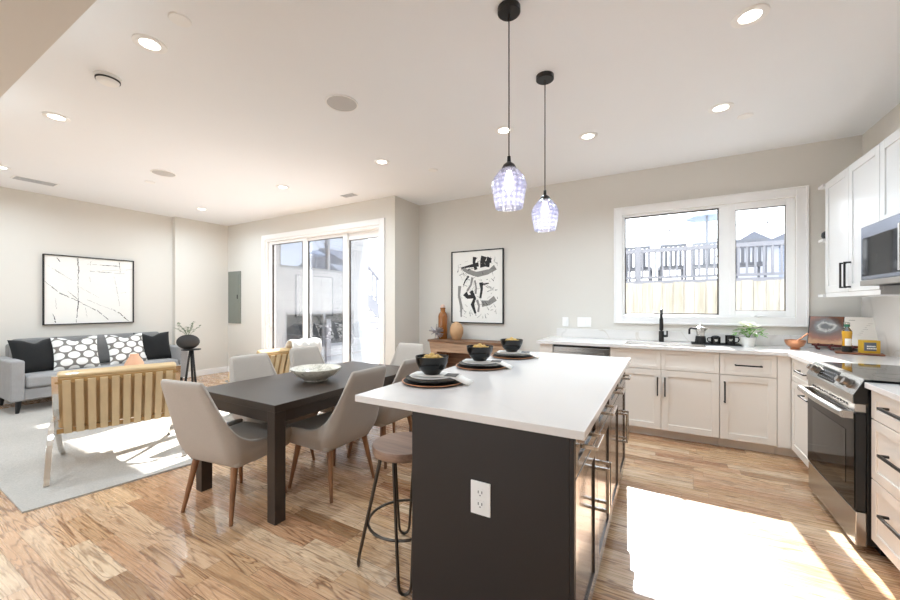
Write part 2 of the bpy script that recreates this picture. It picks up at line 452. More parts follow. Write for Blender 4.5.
# window wall with its opening
WX0, WX1, WZ0, WZ1 = -.435, 1.135, 1.20, 2.405
b = MB(); b.box(XN - .2, WX0, YW, YW + .2, 0, ZC); b.box(WX1, XR + .2, YW, YW + .2, 0, ZC)
b.box(WX0, WX1, YW, YW + .2, 0, WZ0); b.box(WX0, WX1, YW, YW + .2, WZ1, ZC)
struct(b.build('wall_back', 'wall_paint'))
DX0, DX1, DZ1 = -6.37, -3.65, 2.52
b = MB(); b.box(XLN - .3, DX0, YP, YP + .2, 0, ZC); b.box(DX1, XN, YP, YP + .2, 0, ZC); b.box(DX0, DX1, YP, YP + .2, DZ1, ZC)
b.box(XN - .2, XN, YP + .2, YW, 0, ZC)
struct(b.build('wall_patio', 'wall_paint'))
b = MB(); b.box(XLN - .3, XLN, YB, YJ, 0, ZC); b.box(XLN - .3, XL, YJ, YP, 0, ZC)
struct(b.build('wall_left', 'wall_paint'))
struct(box('wall_right', 'wall_paint', XR, XR + .2, YB, YW, 0, ZC, bevel=0))
b = MB(); fz0, fz1 = .45, 2.35; xs = [XLN - .3, -6.6, -4.4, -3.5, -1.1, XR + .2]
b.box(XLN - .3, XR + .2, YB - .2, YB, 0, fz0); b.box(XLN - .3, XR + .2, YB - .2, YB, fz1, ZC)
for k in (0, 2, 4): b.box(xs[k], xs[k + 1], YB - .2, YB, fz0, fz1)
struct(b.build('wall_front', 'wall_paint'))
BH = .105
struct(MB().box(XLN, XLN + .015, YB, YJ, 0, BH).box(XL, XL + .015, YJ - .015, YP - .015, 0, BH).box(XLN + .015, XL, YJ - .015, YJ, 0, BH).build('baseboard_left', 'trim_white', bevel=.003))
struct(MB().box(XL, -6.463, YP - .015, YP, 0, BH).box(-3.559, XN + .015, YP - .015, YP, 0, BH).box(XN, XN + .015, YP, YW - .015, 0, BH).build('baseboard_patio', 'trim_white', bevel=.003))
struct(MB().box(XN, -1.25, YW - .015, YW, 0, BH).build('baseboard_back', 'trim_white', bevel=.003))
struct(MB().box(XR - .015, XR, YB, 1.88, 0, BH).build('baseboard_right', 'trim_white', bevel=.003))

# kitchen window
win = bpy.data.objects.new('window_1', None); COL.objects.link(win); win['kind'] = 'structure'
def rect_frame(b, x0, x1, z0, z1, wdt, y0, y1):
    if not isinstance(wdt, tuple): wdt = (wdt,) * 4     # left right bottom top
    l, r, bt, tp = wdt
    b.box(x0, x0 + l, y0, y1, z0, z1); b.box(x1 - r, x1, y0, y1, z0, z1)
    b.box(x0 + l, x1 - r, y0, y1, z0, z0 + bt); b.box(x0 + l, x1 - r, y0, y1, z1 - tp, z1)
    return b
b = MB(); rect_frame(b, -.525, 1.225, 1.113, 2.495, .092, YW - .022, YW); b.build('window_casing', 'trim_white', win, .004)
b = MB(); rect_frame(b, -.545 + .02, 1.225, 1.113, 2.495, .02, YW - .032, YW - .02); b.build('casing_bead', 'trim_white', win, .004)
b = MB(); rect_frame(b, WX0, WX1, WZ0, WZ1, .025, YW + .02, YW + .13); b.box(.515, .62, YW + .03, YW + .13, WZ0 + .02, WZ1 - .02); b.build('window_frame', 'vinyl_white', win, .003)
b = MB(); rect_frame(b, -.412, .517, 1.223, 2.382, (.012, .014, .014, .014), YW + .045, YW + .07); b.build('gasket', 'gunmetal', win, 0)
b = MB(); rect_frame(b, .61, 1.112, 1.222, 2.385, .048, YW + .02, YW + .07); b.build('sash', 'vinyl_white', win, .004)
b = MB(); rect_frame(b, .655, 1.067, 1.267, 2.34, .008, YW + .03, YW + .06); b.build('gasket', 'gunmetal', win, 0)
b = MB(); b.box(-.41, .515, YW + .055, YW + .061, 1.225, 2.38); b.build('pane', 'window_glass', win)
b = MB(); b.box(.655, 1.067, YW + .045, YW + .051, 1.27, 2.338); b.build('pane', 'window_glass', win)
b = MB(); b.box(.82, .93, YW - .012, YW + .02, 1.207, 1.222); b.cyl((.90, YW - .01, 1.214), (.83, YW - .035, 1.214), .008); b.build('crank_handle', 'vinyl_white', win, .003)
b = MB(); b.box(.60, .616, YW + .01, YW + .03, 1.72, 1.80); b.build('sash_lock', 'vinyl_white', win, .003)

for nm, x0, x1 in (('fill_window_2', -6.6, -4.4), ('fill_window_3', -3.5, -1.1)):  # unseen windows added behind the camera to let in fill daylight
    wn = bpy.data.objects.new(nm, None); COL.objects.link(wn); wn['kind'] = 'structure'
    b = MB(); rect_frame(b, x0, x1, fz0, fz1, .07, YB - .12, YB - .04); b.box((x0 + x1) / 2 - .03, (x0 + x1) / 2 + .03, YB - .12, YB - .04, fz0 + .07, fz1 - .07); b.build('window_frame', 'vinyl_white', wn, .003)
    b = MB(); rect_frame(b, x0 - .09, x1 + .09, fz0 - .09, fz1 + .09, .09, YB, YB + .02); b.build('window_casing', 'trim_white', wn, .003)
    MB().box(x0 + .06, x1 - .06, YB - .085, YB - .079, fz0 + .06, fz1 - .06).build('pane', 'window_glass', wn)

# sliding patio door
dr = bpy.data.objects.new('door_1', None); COL.objects.link(dr); dr['kind'] = 'structure'
b = MB(); b.box(-6.463, DX0, YP - .022, YP, 0, 2.61); b.box(DX1, -3.559, YP - .022, YP, 0, 2.61); b.box(DX0, DX1, YP - .022, YP, DZ1, 2.61); b.build('door_casing', 'trim_white', dr, .004)
b = MB(); b.box(DX0, DX0 + .03, YP, YP + .19, 0, DZ1); b.box(DX1 - .03, DX1, YP, YP + .19, 0, DZ1); b.box(DX0 + .03, DX1 - .03, YP, YP + .19, DZ1 - .03, DZ1); b.box(DX0 + .03, DX1 - .03, YP, YP + .19, 0, .03); b.build('door_frame', 'vinyl_white', dr, .003)
for i, (x0, x1, y, tp) in enumerate(((-6.335, -5.33, .05, .05), (-5.44, -4.425, .10, .05), (-4.50, -3.685, .14, .11))):
    b = MB(); rect_frame(b, x0, x1, .03, 2.488, (.085, .085, .09, tp), YP + y, YP + y + .04); p = b.build('door_panel', 'vinyl_white', dr, .003)
    b = MB(); rect_frame(b, x0 + .083, x1 - .083, .118, 2.49 - tp, .01, YP + y + .006, YP + y + .034); b.build('gasket', 'gunmetal', p, 0)
    b = MB(); b.box(x0 + .085, x1 - .085, YP + y + .016, YP + y + .022, .12, 2.488 - tp); b.build('pane', 'window_glass', p)
b = MB(); b.box(-6.315, -6.275, YP + .025, YP + .05, .93, 1.17); b.box(-6.31, -6.28, YP - .005, YP + .03, .96, .98); b.box(-6.31, -6.28, YP - .005, YP + .03, 1.12, 1.14); b.box(-6.31, -6.28, YP - .012, YP + .002, .95, 1.15); b.build('door_handle', 'vinyl_white', dr, .004)

# ------------------------------------------------------------------ outside
struct(box('ground', 'patio_concrete', -30, 30, -40, 60, -.35, -.12, bevel=0), 'pale concrete patio ground outside the glass door')
nb = thing('neighbour_building', 'white block building with dark framed windows beside the patio', 'building')
WXF = -6.4
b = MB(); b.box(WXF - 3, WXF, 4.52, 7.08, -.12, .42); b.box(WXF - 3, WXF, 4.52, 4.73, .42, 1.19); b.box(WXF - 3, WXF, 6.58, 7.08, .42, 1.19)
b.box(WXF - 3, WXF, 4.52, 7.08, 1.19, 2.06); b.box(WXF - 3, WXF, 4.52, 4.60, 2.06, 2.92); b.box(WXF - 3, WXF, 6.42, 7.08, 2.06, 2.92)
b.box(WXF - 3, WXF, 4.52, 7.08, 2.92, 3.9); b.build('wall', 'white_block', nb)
def nb_window(y0, y1, z0, z1, mull, gm, name):
    b = MB()
    f = .05; b.box(WXF - .09, WXF - .02, y0, y0 + f, z0, z1); b.box(WXF - .09, WXF - .02, y1 - f, y1, z0, z1)
    b.box(WXF - .09, WXF - .02, y0 + f, y1 - f, z0, z0 + f); b.box(WXF - .09, WXF - .02, y0 + f, y1 - f, z1 - f, z1)
    for m_ in mull: b.box(WXF - .09, WXF - .02, m_ - .03, m_ + .03, z0 + f, z1 - f)
    o = b.build(name, 'frame_grey', nb)
    MB().box(WXF - .08, WXF - .07, y0 + .02, y1 - .02, z0 + .02, z1 - .02).build('pane', gm, o)
nb_window(4.60, 6.42, 2.06, 2.92, (5.25, 5.85), 'mirror_glass', 'window')
nb_window(4.73, 6.58, .42, 1.19, (5.25, 5.72), 'screen_dark', 'window')
MB().box(WXF - .02, WXF + .05, 5.72, 5.84, .1, 1.02).build('white_post', 'rail_white', nb)
st = thing('outdoor_staircase', 'white outdoor staircase with slatted railing seen through the right door pane', 'staircase')
b = MB()
for k in range(9): b.box(-7.9 + .0, -6.9, 7.2 + k * .26, 7.48 + k * .26, 1.95 - k * .19 - .04, 1.95 - k * .19)
b.build('steps', 'deck_grey', st)
MB().box(-7.9, -6.9, 7.1, 7.2, -.02, 1.91).build('landing_wall', 'white_block', st)
b = MB(); b.prism([(7.2, 1.95), (9.6, .2), (9.6, -.0), (9.2, -.0), (7.2, 1.62)], -6.9, -6.86, axis=0); b.build('stringer', 'rail_white', st)
b = MB(); b.prism([(7.15, 2.72), (9.6, .95), (9.6, .89), (7.15, 2.66)], -6.91, -6.85, axis=0); b.build('handrail', 'rail_white', st)
for k in range(14):
    y = 7.25 + k * .17; z = 1.93 - (y - 7.2) * .73; MB().box(-6.90, -6.87, y, y + .05, z, z + .75).build('baluster', 'rail_white', st)
fo = thing('wooden_fence', 'pale vertical board fence outside the kitchen window', 'fence', (0, 7.0, 0))
for k in range(34):
    x = -1.9 + k * .145; h = 1.69 + .01 * math.sin(k * 2.3); MB().box(x, x + .141, 0, .02, -.12, h).build('board', 'fence_wood', fo)
b = MB(); b.box(-1.9, 3.02, .02, .06, .4, .49); b.box(-1.9, 3.02, .02, .06, 1.35, 1.44); b.build('fence_rail', 'fence_wood', fo)
MB().box(-1.9, 3.02, .0605, .075, -.12, 1.66).build('gap_backing', 'fence_wood', fo)  # added layer behind the boards, stops light so their gaps stay dark
dk = thing('deck_railing', 'white slatted deck railing above the board fence', 'railing', (0, 9.2, 0))
b = MB(); b.box(-3, 5, 0, 2.4, 1.62, 1.75); b.box(-2.9, 4.9, 2.2, 2.35, -.12, 1.62); b.build('deck_floor', 'deck_grey', dk)
b = MB(); b.box(-3, 5, -.03, 0, 1.6, 1.86); b.build('fascia', 'rail_white', dk)
b = MB(); b.box(-3, 5, 0, .07, 2.47, 2.55); b.build('top_rail', 'rail_white', dk)
b = MB(); b.box(-3, 5, .02, .05, 1.9, 1.95); b.build('bottom_rail', 'rail_white', dk)
for k in range(60):
    x = -2.9 + k * .13; MB().box(x, x + .035, .018, .052, 1.95, 2.47).build('baluster', 'rail_white', dk)
for x in (-2.1, -.55, 1.0, 2.55, 4.1): MB().box(x, x + .11, -.01, .08, -.12, 2.62).build('post', 'rail_white', dk)
for k, (x, c) in enumerate(((-1.2, 'frame_grey'), (-.5, 'cable_dark'), (.15, 'cable_dark'), (.8, 'frame_grey'), (1.5, 'cable_dark'))):
    lab = ['grey slatted patio chair behind railing at the window edge', 'dark patio chair behind railing, left of a pair', 'dark patio chair behind railing, right of a pair', 'grey slatted patio chair behind railing near window mullion', 'dark patio chair behind railing in the casement pane'][k]
    pc = thing('patio_chair', lab, 'chair', (x, 9.75, 1.75), (.08, -.06, .1, -.09, .05)[k], 'patio chairs on the deck')
    MB().box(-.25, .25, -.25, .25, .38, .44).build('seat', c, pc)
    b = MB()
    for q in range(6): b.box(-.25 + q * .09, -.20 + q * .09, -.27, -.24, .44, .85)
    b.box(-.25, .25, -.27, -.24, .85, .9); b.build('backrest', c, pc)
    for sx in (-.23, .23):
        for sy in (-.23, .23): MB().box(sx - .02, sx + .02, sy - .02, sy + .02, 0, .38).build('leg', c, pc)
um = thing('patio_umbrella', 'blue grey patio umbrella beyond the deck railing', 'umbrella', (.98, 11.9, -.12))
MB().cyl((0, 0, 0), (0, 0, 3.95), .03).build('pole', 'frame_grey', um)
MB().lathe([(.46, 3.72), (.455, 3.76), (.22, 3.9), (.03, 3.98), (.03, 3.94), (.44, 3.72)], n=8).build('canopy', 'umbrella_blue', um)
MB().cyl((0, 0, 0), (0, 0, .08), .25).build('base', 'frame_grey', um)
hs = thing('neighbour_house', 'pale blue clapboard house with pitched roof beyond the deck', 'house', (0, 17, 0))
MB().box(3.25, 9, 0, 5, -.12, 3.5).build('wall', 'house_lap', hs)
b = MB(); b.prism([(2.9, 3.45), (6.1, 5.0), (9.3, 3.45)], -.3, 5.3, axis=1); b.build('roof', 'roof_grey', hs)
MB().box(3.75, 4.45, -.05, .0, 2.3, 3.35).build('window', 'house_white', hs)
h2 = thing('garden_shed', 'low lavender grey roofed shed left of the blue house', 'shed', (0, 14.2, 0))
MB().box(1.75, 2.9, 0, 2, -.12, 3.05).build('wall', 'house_white', h2)
b = MB(); b.prism([(1.6, 3.05), (2.3, 3.5), (3.0, 3.05)], -.2, 2.2, axis=1); b.build('roof', 'roof_grey', h2)
sl = thing('street_light', 'thin curved street light pole beyond the deck', 'street light', (1.62, 13, 0))
MB().cyl((0, 0, -.12), (0, 0, 4.6), .025, n=8).build('pole', 'frame_grey', sl)
MB().tube([(0, 0, 4.25), (.2, 0, 4.5), (.5, 0, 4.65), (.85, 0, 4.7)], .018, 6).build('arm', 'frame_grey', sl)
MB().box(.8, 1.05, -.06, .06, 4.66, 4.74).build('lamp_head', 'frame_grey', sl)
o = MB().tube([(1.3, 13.2, 3.2), (2.6, 13.5, 4.3), (4.2, 13.9, 5.7)], .014, 6).build('power_line', 'frame_grey')
tag(o, 'thin dark power line rising towards the blue house roof', 'cable')
slg = thing('string_lights', 'string of small dark bulbs hanging over the deck', 'string lights', (0, 9.4, 0))
MB().tube([(-2 + k * .35, 0, 2.99 - .02 * math.sin(k * 1.6)) for k in range(13)], .003, 5).build('wire', 'frame_grey', slg)
for k in range(7): MB().ball((-1.55 + k * .55, 0, 2.945), .022, 8, 6).build('bulb', 'cable_dark', slg)

# ------------------------------------------------------------------ kitchen: base run under the window
def shaker_y(name, mat, x0, x1, z0, z1, yf, parent, rail=.06, th=.02):   # front facing -y
    b = MB(); b.box(x0 + rail * .9, x1 - rail * .9, yf + .008, yf + th, z0 + rail * .9, z1 - rail * .9)
    rect_frame(b, x0, x1, z0, z1, rail, yf, yf + th); return b.build(name, mat, parent, .0015)
def slab_y(name, mat, x0, x1, z0, z1, yf, parent, th=.02):
    return shaker_y(name, mat, x0, x1, z0, z1, yf, parent, .035, th)
def shaker_x(name, mat, y0, y1, z0, z1, xf, parent, sgn=-1, rail=.06, th=.02):  # front at xf facing sgn*x
    b = MB(); b.box(xf - sgn * .008, xf - sgn * th, y0 + rail * .9, y1 - rail * .9, z0 + rail * .9, z1 - rail * .9)
    xa, xb = xf, xf - sgn * th
    b.box(xa, xb, y0, y0 + rail, z0, z1); b.box(xa, xb, y1 - rail, y1, z0, z1)
    b.box(xa, xb, y0 + rail, y1 - rail, z0, z0 + rail); b.box(xa, xb, y0 + rail, y1 - rail, z1 - rail, z1)
    return b.build(name, mat, parent, .0015)
def pull(p0, p1, out, parent, mat='black_metal', r=.006, name='handle', off=.035, inset=.0):
    p0, p1, out = Vector(p0), Vector(p1), Vector(out); d = (p1 - p0).normalized(); b = MB()
    side = d.cross(out).normalized()
    def bar(a, c, wv, hv):
        a, c = Vector(a), Vector(c); vs = []
        for p in (a, c):
            for u_, v_ in ((-1, -1), (1, -1), (1, 1), (-1, 1)): vs.append(p + wv * u_ * r + hv * v_ * r)
        b.add(vs, [(3, 2, 1, 0), (4, 5, 6, 7)] + [(i, (i + 1) % 4, 4 + (i + 1) % 4, 4 + i) for i in range(4)], False)
    bar(p0 + out * off - d * r, p1 + out * off + d * r, side, out)
    for p in (p0 + d * inset, p1 - d * inset): bar(p - out * .0, p + out * (off - r), d, side)
    return b.build(name, mat, parent, .001)
YF = 4.255; CT = .92
def carcass_y(x0, x1, parent, mat='cabinet_white'):
    b = MB(); b.box(x0, x1, YF + .021, YW - .01, .09, .889); b.box(x0, x1, YF + .085, YW - .01, 0, .09); return b.build('body', mat, parent, 0)
t = thing('end_panel', 'white side panel at the dishwasher end of the window counter', 'panel', (0, 0, 0))
MB().box(-1.24, -1.095, YF + .002, YW - .01, 0, .889).build('panel', 'cabinet_white', t, .002)
t = thing('dishwasher', 'stainless dishwasher under the window counter beyond the island', 'dishwasher', (0, 0, 0))
MB().box(-1.09, -.495, YF + .03, YW - .02, .05, .885).build('body', 'range_black', t, 0)
MB().box(-1.087, -.498, YF - .005, YF + .028, .1, .865).build('door', 'stainless', t, .004)
MB().box(-1.087, -.498, YF + .004, YF + .029, .866, .887).build('control_strip', 'range_black', t, .002)
pull((-1.02, YF - .005, .80), (-.56, YF - .005, .80), (0, -1, 0), t, 'stainless', .009)
t = thing('sink_cabinet', 'white two door sink cabinet below the kitchen faucet', 'cabinet')
b = MB(); b.box(-.492, .447, YF + .021, YW - .01, .09, .60); b.box(-.492, -.47, YF + .021, YW - .01, .60, .889); b.box(.425, .447, YF + .021, YW - .01, .60, .889); b.box(-.47, .425, YF + .021, YF + .04, .60, .889); b.box(-.492, .447, YF + .085, YW - .01, 0, .09); b.build('body', 'cabinet_white', t, 0)
for x0, x1, hx in ((-.49, -.028, -.056), (-.024, .445, .008)):
    slab_y('drawer_front', 'cabinet_white', x0, x1, .692, .884, YF, t)
    d = shaker_y('door', 'cabinet_white', x0, x1, .095, .686, YF, t)
    pull((hx, YF, .44), (hx, YF, .61), (0, -1, 0), d)
t = thing('drawer_cabinet', 'white base cabinet with one drawer and door near the corner', 'cabinet')
carcass_y(.449, .858, t)
d = slab_y('drawer', 'cabinet_white', .451, .856, .692, .884, YF, t); pull((.565, YF, .785), (.748, YF, .785), (0, -1, 0), d)
d = shaker_y('door', 'cabinet_white', .451, .856, .095, .686, YF, t); pull((.484, YF, .44), (.484, YF, .62), (0, -1, 0), d)
XF = .95
t = thing('corner_cabinet', 'narrow white corner cabinet left of the range with pull bars', 'cabinet')
b = MB(); b.box(.860, XF - .002, YF, YF + .05, .09, .889); b.box(.860, XR - .01, YF + .05, YW - .01, .09, .889); b.box(XF + .021, XR - .01, 3.60, YF + .05, .09, .889); b.box(.86, XR - .01, YF + .085, YW - .01, 0, .09); b.box(XF + .085, XR - .01, 3.60, YF + .085, 0, .09); b.build('body', 'cabinet_white', t, 0)
d = shaker_x('drawer', 'cabinet_white', 3.605, 4.245, .692, .884, XF, t, rail=.04); pull((XF, 3.78, .80), (XF, 4.0, .80), (-1, 0, 0), d)
d = shaker_x('door', 'cabinet_white', 3.605, 4.245, .095, .686, XF, t); pull((XF, 3.70, .62), (XF, 3.90, .62), (-1, 0, 0), d)
t = thing('drawer_cabinet', 'white three drawer base cabinet right of the range', 'cabinet')
b = MB(); b.box(XF + .021, XR - .01, 1.90, 2.822, .09, .889); b.box(XF + .085, XR - .01, 1.9, 2.822, 0, .09); b.build('body', 'cabinet_white', t, 0)
for z0, z1 in ((.735, .884), (.42, .729), (.095, .414)):
    d = shaker_x('drawer', 'cabinet_white', 1.903, 2.82, z0, z1, XF, t, rail=.05)
    zc = (z0 + z1) / 2 + (.012 if z0 > .7 else (.014 if z0 > .3 else .037)); pull((XF, 2.16, zc), (XF, 2.64, zc), (-1, 0, 0), d)
# counters (L shaped, sink cut-out)
SX0, SX1, SY0, SY1 = -.36, .36, 4.34, 4.70
b = MB(); y0 = 4.232
b.box(-1.275, SX0, y0, YW, .89, CT); b.box(SX1, .925, y0, YW, .89, CT); b.box(SX0, SX1, y0, SY0, .89, CT); b.box(SX0, SX1, SY1, YW, .89, CT)
b.box(.925, XR, 3.597, YW, .89, CT)
o = b.build('countertop', 'quartz'); tag(o, 'white L shaped stone countertop under the kitchen window', 'countertop')
o = MB().box(.925, XR, 1.88, 2.823, .89, CT).build('countertop', 'quartz', None, .003); tag(o, 'short white stone countertop right of the range', 'countertop')
b = MB(); b.box(-1.21, XR - .012, YW - .02, YW - .0005, CT + .0005, 1.03); o = b.build('backsplash', 'marble', None, .002); tag(o, 'low veined marble upstand along the window wall', 'backsplash')
b = MB(); b.box(XR - .012, XR - .0005, 1.88, YW - .021, CT + .0005, 1.455); o = b.build('backsplash', 'marble', None, 0); tag(o, 'tall veined marble backsplash behind the range', 'backsplash')
sk = thing('kitchen_sink', 'undermount steel sink sunk into the window counter', 'sink')
b = MB(); b.box(SX0 - .015, SX1 + .015, SY0 - .015, SY1 + .015, .675, .685)
b.box(SX0 - .015, SX0, SY0 - .015, SY1 + .015, .685, .889); b.box(SX1, SX1 + .015, SY0 - .015, SY1 + .015, .685, .889); b.box(SX0, SX1, SY0 - .015, SY0, .685, .889); b.box(SX0, SX1, SY1, SY1 + .015, .685, .889)
b.build('basin', 'stainless', sk, 0); MB().cyl((0, 4.52, .685), (0, 4.52, .69), .045).build('drain', 'chrome', sk)
fa = thing('faucet', 'matte black pull down kitchen faucet behind the sink', 'faucet', (-.025, 4.80, CT))
MB().cyl((0, 0, 0), (0, 0, .12), .026).build('base', 'black_metal', fa, .003)
pts = [(0, 0, .12), (0, 0, .27)] + [(0, -.075 + .075 * math.cos(a), .285 + .075 * math.sin(a)) for a in [R(k) for k in range(0, 181, 20)]] + [(0, -.15, .26)]
MB().tube(pts, .0135, 12).build('spout', 'black_metal', fa)
MB().cyl((0, -.15, .265), (0, -.15, .14), .018, .021).build('spray_head', 'black_metal', fa, .003)
MB().cyl((0, 0, .065), (.05, 0, .065), .014).cyl((.055, 0, .055), (.055, -.0, .125), .008).build('lever', 'black_metal', fa)

# ------------------------------------------------------------------ counter things by the window
tr = thing('serving_tray', 'thin black tray under the moka pot and mugs', 'tray', (.46, 4.735, CT))
MB().box(-.21, .21, -.075, .075, 0, .008).build('plate', 'black_matte', tr, .002)
b = MB(); b.box(-.21, -.203, -.075, .075, .008, .016); b.box(.203, .21, -.075, .075, .008, .016); b.box(-.203, .203, -.075, -.068, .008, .016); b.box(-.203, .203, .068, .075, .008, .016); b.build('rim', 'black_matte', tr)
TZ = CT + .009
mk = thing('moka_pot', 'stovetop moka pot with steel top and black base', 'coffee pot', (.335, 4.735, TZ))
MB().lathe([(.0005, 0), (.05, 0), (.052, .005), (.043, .075), (.0005, .075)], n=8).build('boiler', 'black_matte', mk)
MB().lathe([(.0005, .076), (.036, .076), (.035, .09), (.048, .16), (.047, .163), (.0005, .163)], n=8).build('jug', 'stainless', mk)
MB().lathe([(.0005, .164), (.048, .164), (.02, .178), (.008, .18), (.007, .188), (.011, .2), (.0005, .206)], n=8).build('lid', 'stainless', mk)
MB().tube([(-.04, 0, .15), (-.085, 0, .158), (-.10, 0, .14), (-.10, 0, .09)], .011, 8).build('handle', 'black_matte', mk)
MB().add([(.04, -.018, .13), (.04, .018, .13), (.04, .018, .163), (.04, -.018, .163), (.072, 0, .16)], [(0, 1, 2, 3), (0, 4, 1), (1, 4, 2), (2, 4, 3), (3, 4, 0)]).build('spout', 'stainless', mk)
def mug(loc, rz, label, h, dome):
    t = thing('mug', label, 'mug', loc, rz, 'black mugs on the tray'); r = .042
    prof = [(.0005, 0), (r - .004, 0), (r, .005), (r, h), (r - .004, h), (r - .005, .01), (.0005, .008)]
    MB().lathe(prof, n=24).build('body', 'black_glaze', t)
    MB().tube([(r - .003, 0, h * .82), (r + .025, 0, h * .8), (r + .033, 0, h * .55), (r + .022, 0, h * .28), (r - .003, 0, h * .22)], .006, 8).build('handle', 'black_glaze', t)
    b = MB()
    a0 = -PI / 2 - rz
    for z, w_ in ((h * .56, .36), (h * .42, .26)):
        n = 6
        vs = [((r + .0006) * math.cos(a0 - w_ + 2 * w_ * i / n), (r + .0006) * math.sin(a0 - w_ + 2 * w_ * i / n), z + q) for i in range(n + 1) for q in (0, .005)]
        b.add(vs, [(2 * i, 2 * i + 2, 2 * i + 3, 2 * i + 1) for i in range(n)])
    b.build('printed_mark', 'label_white', t)
    if dome: MB().lathe([(.0005, h + .014), (.012, h + .013), (.03, h + .008), (r - .006, h - .002), (.0005, h - .002)], n=20).build('contents', 'black_matte', t)
mug((.465, 4.73, TZ), PI - .3, 'smaller black mug in the middle of the tray', .072, True)
mug((.585, 4.73, TZ), 0, 'taller black mug with round handle beside the white pot', .092, False)
pp = thing('potted_plant', 'small leafy plant with white blooms in a white pot by window', 'plant', (.725, 4.70, CT))
MB().lathe([(.0005, 0), (.048, 0), (.06, .085), (.061, .09), (.055, .09), (.053, .075), (.0005, .075)], n=28).build('pot', 'white_ceramic', pp)
MB().lathe([(.0005, .078), (.053, .078), (.0005, .074)], n=20).build('soil', 'dark_slot', pp)
rnd = random.Random(3)
def leaf(b, p, d, L, W_, up=(0, 0, 1)):
    p = Vector(p); d = Vector(d).normalized(); s_ = d.cross(Vector(up))
    s_ = s_.normalized() if s_.length > 1e-3 else Vector((1, 0, 0)); n_ = s_.cross(d)
    pts = [(0, 0, 0), (.3, .8, .05), (.65, .9, .04), (1, 0, -.08)]
    vs = [p] + [p + d * L * a + s_ * W_ * w_ * q + n_ * L * z for (a, w_, z) in pts[1:3] for q in (-1, 1)] + [p + d * L + n_ * L * -.1] + [p + d * L * .5 - n_ * L * .05]
    b.add(vs, [(0, 6, 1), (0, 2, 6), (1, 6, 3), (2, 4, 6), (3, 6, 5), (4, 5, 6)], True)
b = MB(); b2 = MB(); b3 = MB()
for k in range(70):
    a = rnd.uniform(0, 2 * PI); rr = rnd.uniform(.01, .12); z = .11 + rnd.uniform(0, .1) * (1.1 - rr / .18)
    leaf(b, (rr * math.cos(a), rr * math.sin(a), z), (math.cos(a + rnd.uniform(-.6, .6)), math.sin(a), rnd.uniform(-.5, .6)), rnd.uniform(.035, .06), rnd.uniform(.012, .02))
for k in range(22):
    a = rnd.uniform(0, 2 * PI); rr = rnd.uniform(.0, .08); c = Vector((rr * math.cos(a), rr * math.sin(a), .21 + rnd.uniform(-.04, .025)))
    for q in range(5): leaf(b2, c, (math.cos(q * 1.257), math.sin(q * 1.257), .4), .036, .016)
for k in range(8):
    a = k * .8; b3.tube([(.0, .0, .07), (.03 * math.cos(a), .03 * math.sin(a), .13), (.06 * math.cos(a), .06 * math.sin(a), .17)], .002, 5)
o = b.build('leaves', 'leaf_green', pp); o['kind'] = 'stuff'
o = b2.build('blooms', 'flower_white', pp); o['kind'] = 'stuff'; b3.build('stem', 'leaf_green', pp)
cb = thing('copper_bowl', 'small copper bowl on the counter corner', 'bowl', (1.06, 4.62, CT))
MB().lathe([(.0005, 0), (.035, 0), (.036, .006), (.03, .012), (.062, .035), (.075, .065), (.076, .085), (.073, .085), (.07, .065), (.055, .03), (.0005, .018)], n=36).build('body', 'copper', cb)
o = MB().tube([(1.035, 4.60, CT + .03), (1.08, 4.61, CT + .085), (1.15, 4.62, CT + .15)], .007, 8, rs=[.012, .007, .009]).build('pestle', 'copper'); tag(o, 'copper spoon handle leaning out of the copper bowl', 'spoon')
bs = thing('book_stand', 'dark ornate stand holding the open cookbook', 'book stand', (1.385, 4.655, CT), R(-24))
b = MB(); b.box(-.2, .2, .0, .012, .03, .05)
for s_ in (-1, 1):
    for q in (.06, .15):
        x = s_ * q; b.tube([(x, .005, .045), (x, -.03, .05), (x + s_ * .015, -.055, .035), (x, -.065, .012), (x - s_ * .012, -.05, .0095)], .0095, 8)
    b.tube([(s_ * .18, .02, .04), (s_ * .18, .11, .0075)], .0075, 6); b.tube([(s_ * .12, .012, .04), (s_ * .10, .085, .2)], .006, 6)
b.build('frame', 'bread_red', bs)
bk = thing('cookbook', 'open cookbook with a food photo page and a white page', 'book', (1.385, 4.655, CT + .052), R(-24))
TL = R(22)
def page(x0, x1, y_off, th, h, mat, name, par):
    b = MB(); b.box(x0, x1, y_off, y_off + th, 0, h); o = b.build(name, mat, par, .001); return o
lean = bpy.data.objects.new('pages', None); COL.objects.link(lean); lean.parent = bk; lean.rotation_euler = (-TL, 0, 0)
# leaned parts: rotate each mesh directly to stay two levels deep
COL.objects.unlink(lean); bpy.data.objects.remove(lean)
for (x0, x1, yo, th, h, mat, nm) in ((-.225, -.003, 0, .012, .27, 'food_photo', 'photo_page'), (.003, .23, 0, .016, .27, 'paper_white', 'text_page'), (-.235, .24, .017, .004, .278, 'black_matte', 'cover')):
    o = page(x0, x1, yo, th, h, mat, nm, bk); o.rotation_euler = (-TL, 0, 0)
b = MB(); rnd = random.Random(9)
for k in range(7): b.box(.09 + .01 * k, .093 + .01 * k + rnd.uniform(.01, .03), -.0012, -.0004, .10 + k * .018, .102 + k * .018)
b.box(.03, .07, -.0012, -.0004, .235, .24)
o = b.build('print_lines', 'paper_grey', bk); o.rotation_euler = (-TL, 0, 0)
cbd = box('cutting_board', 'board_wood', -.15, .13, -.07, .07, 0, .014, bevel=.005); cbd.location = (1.42, 4.40, CT + .0005); cbd.rotation_euler = (0, 0, R(-14)); tag(cbd, 'small dark wooden board under the oil bottle and yellow box', 'board')
ob = thing('oil_bottle', 'tall glass bottle of golden oil with a green collar', 'bottle', (1.345, 4.42, CT + .015))
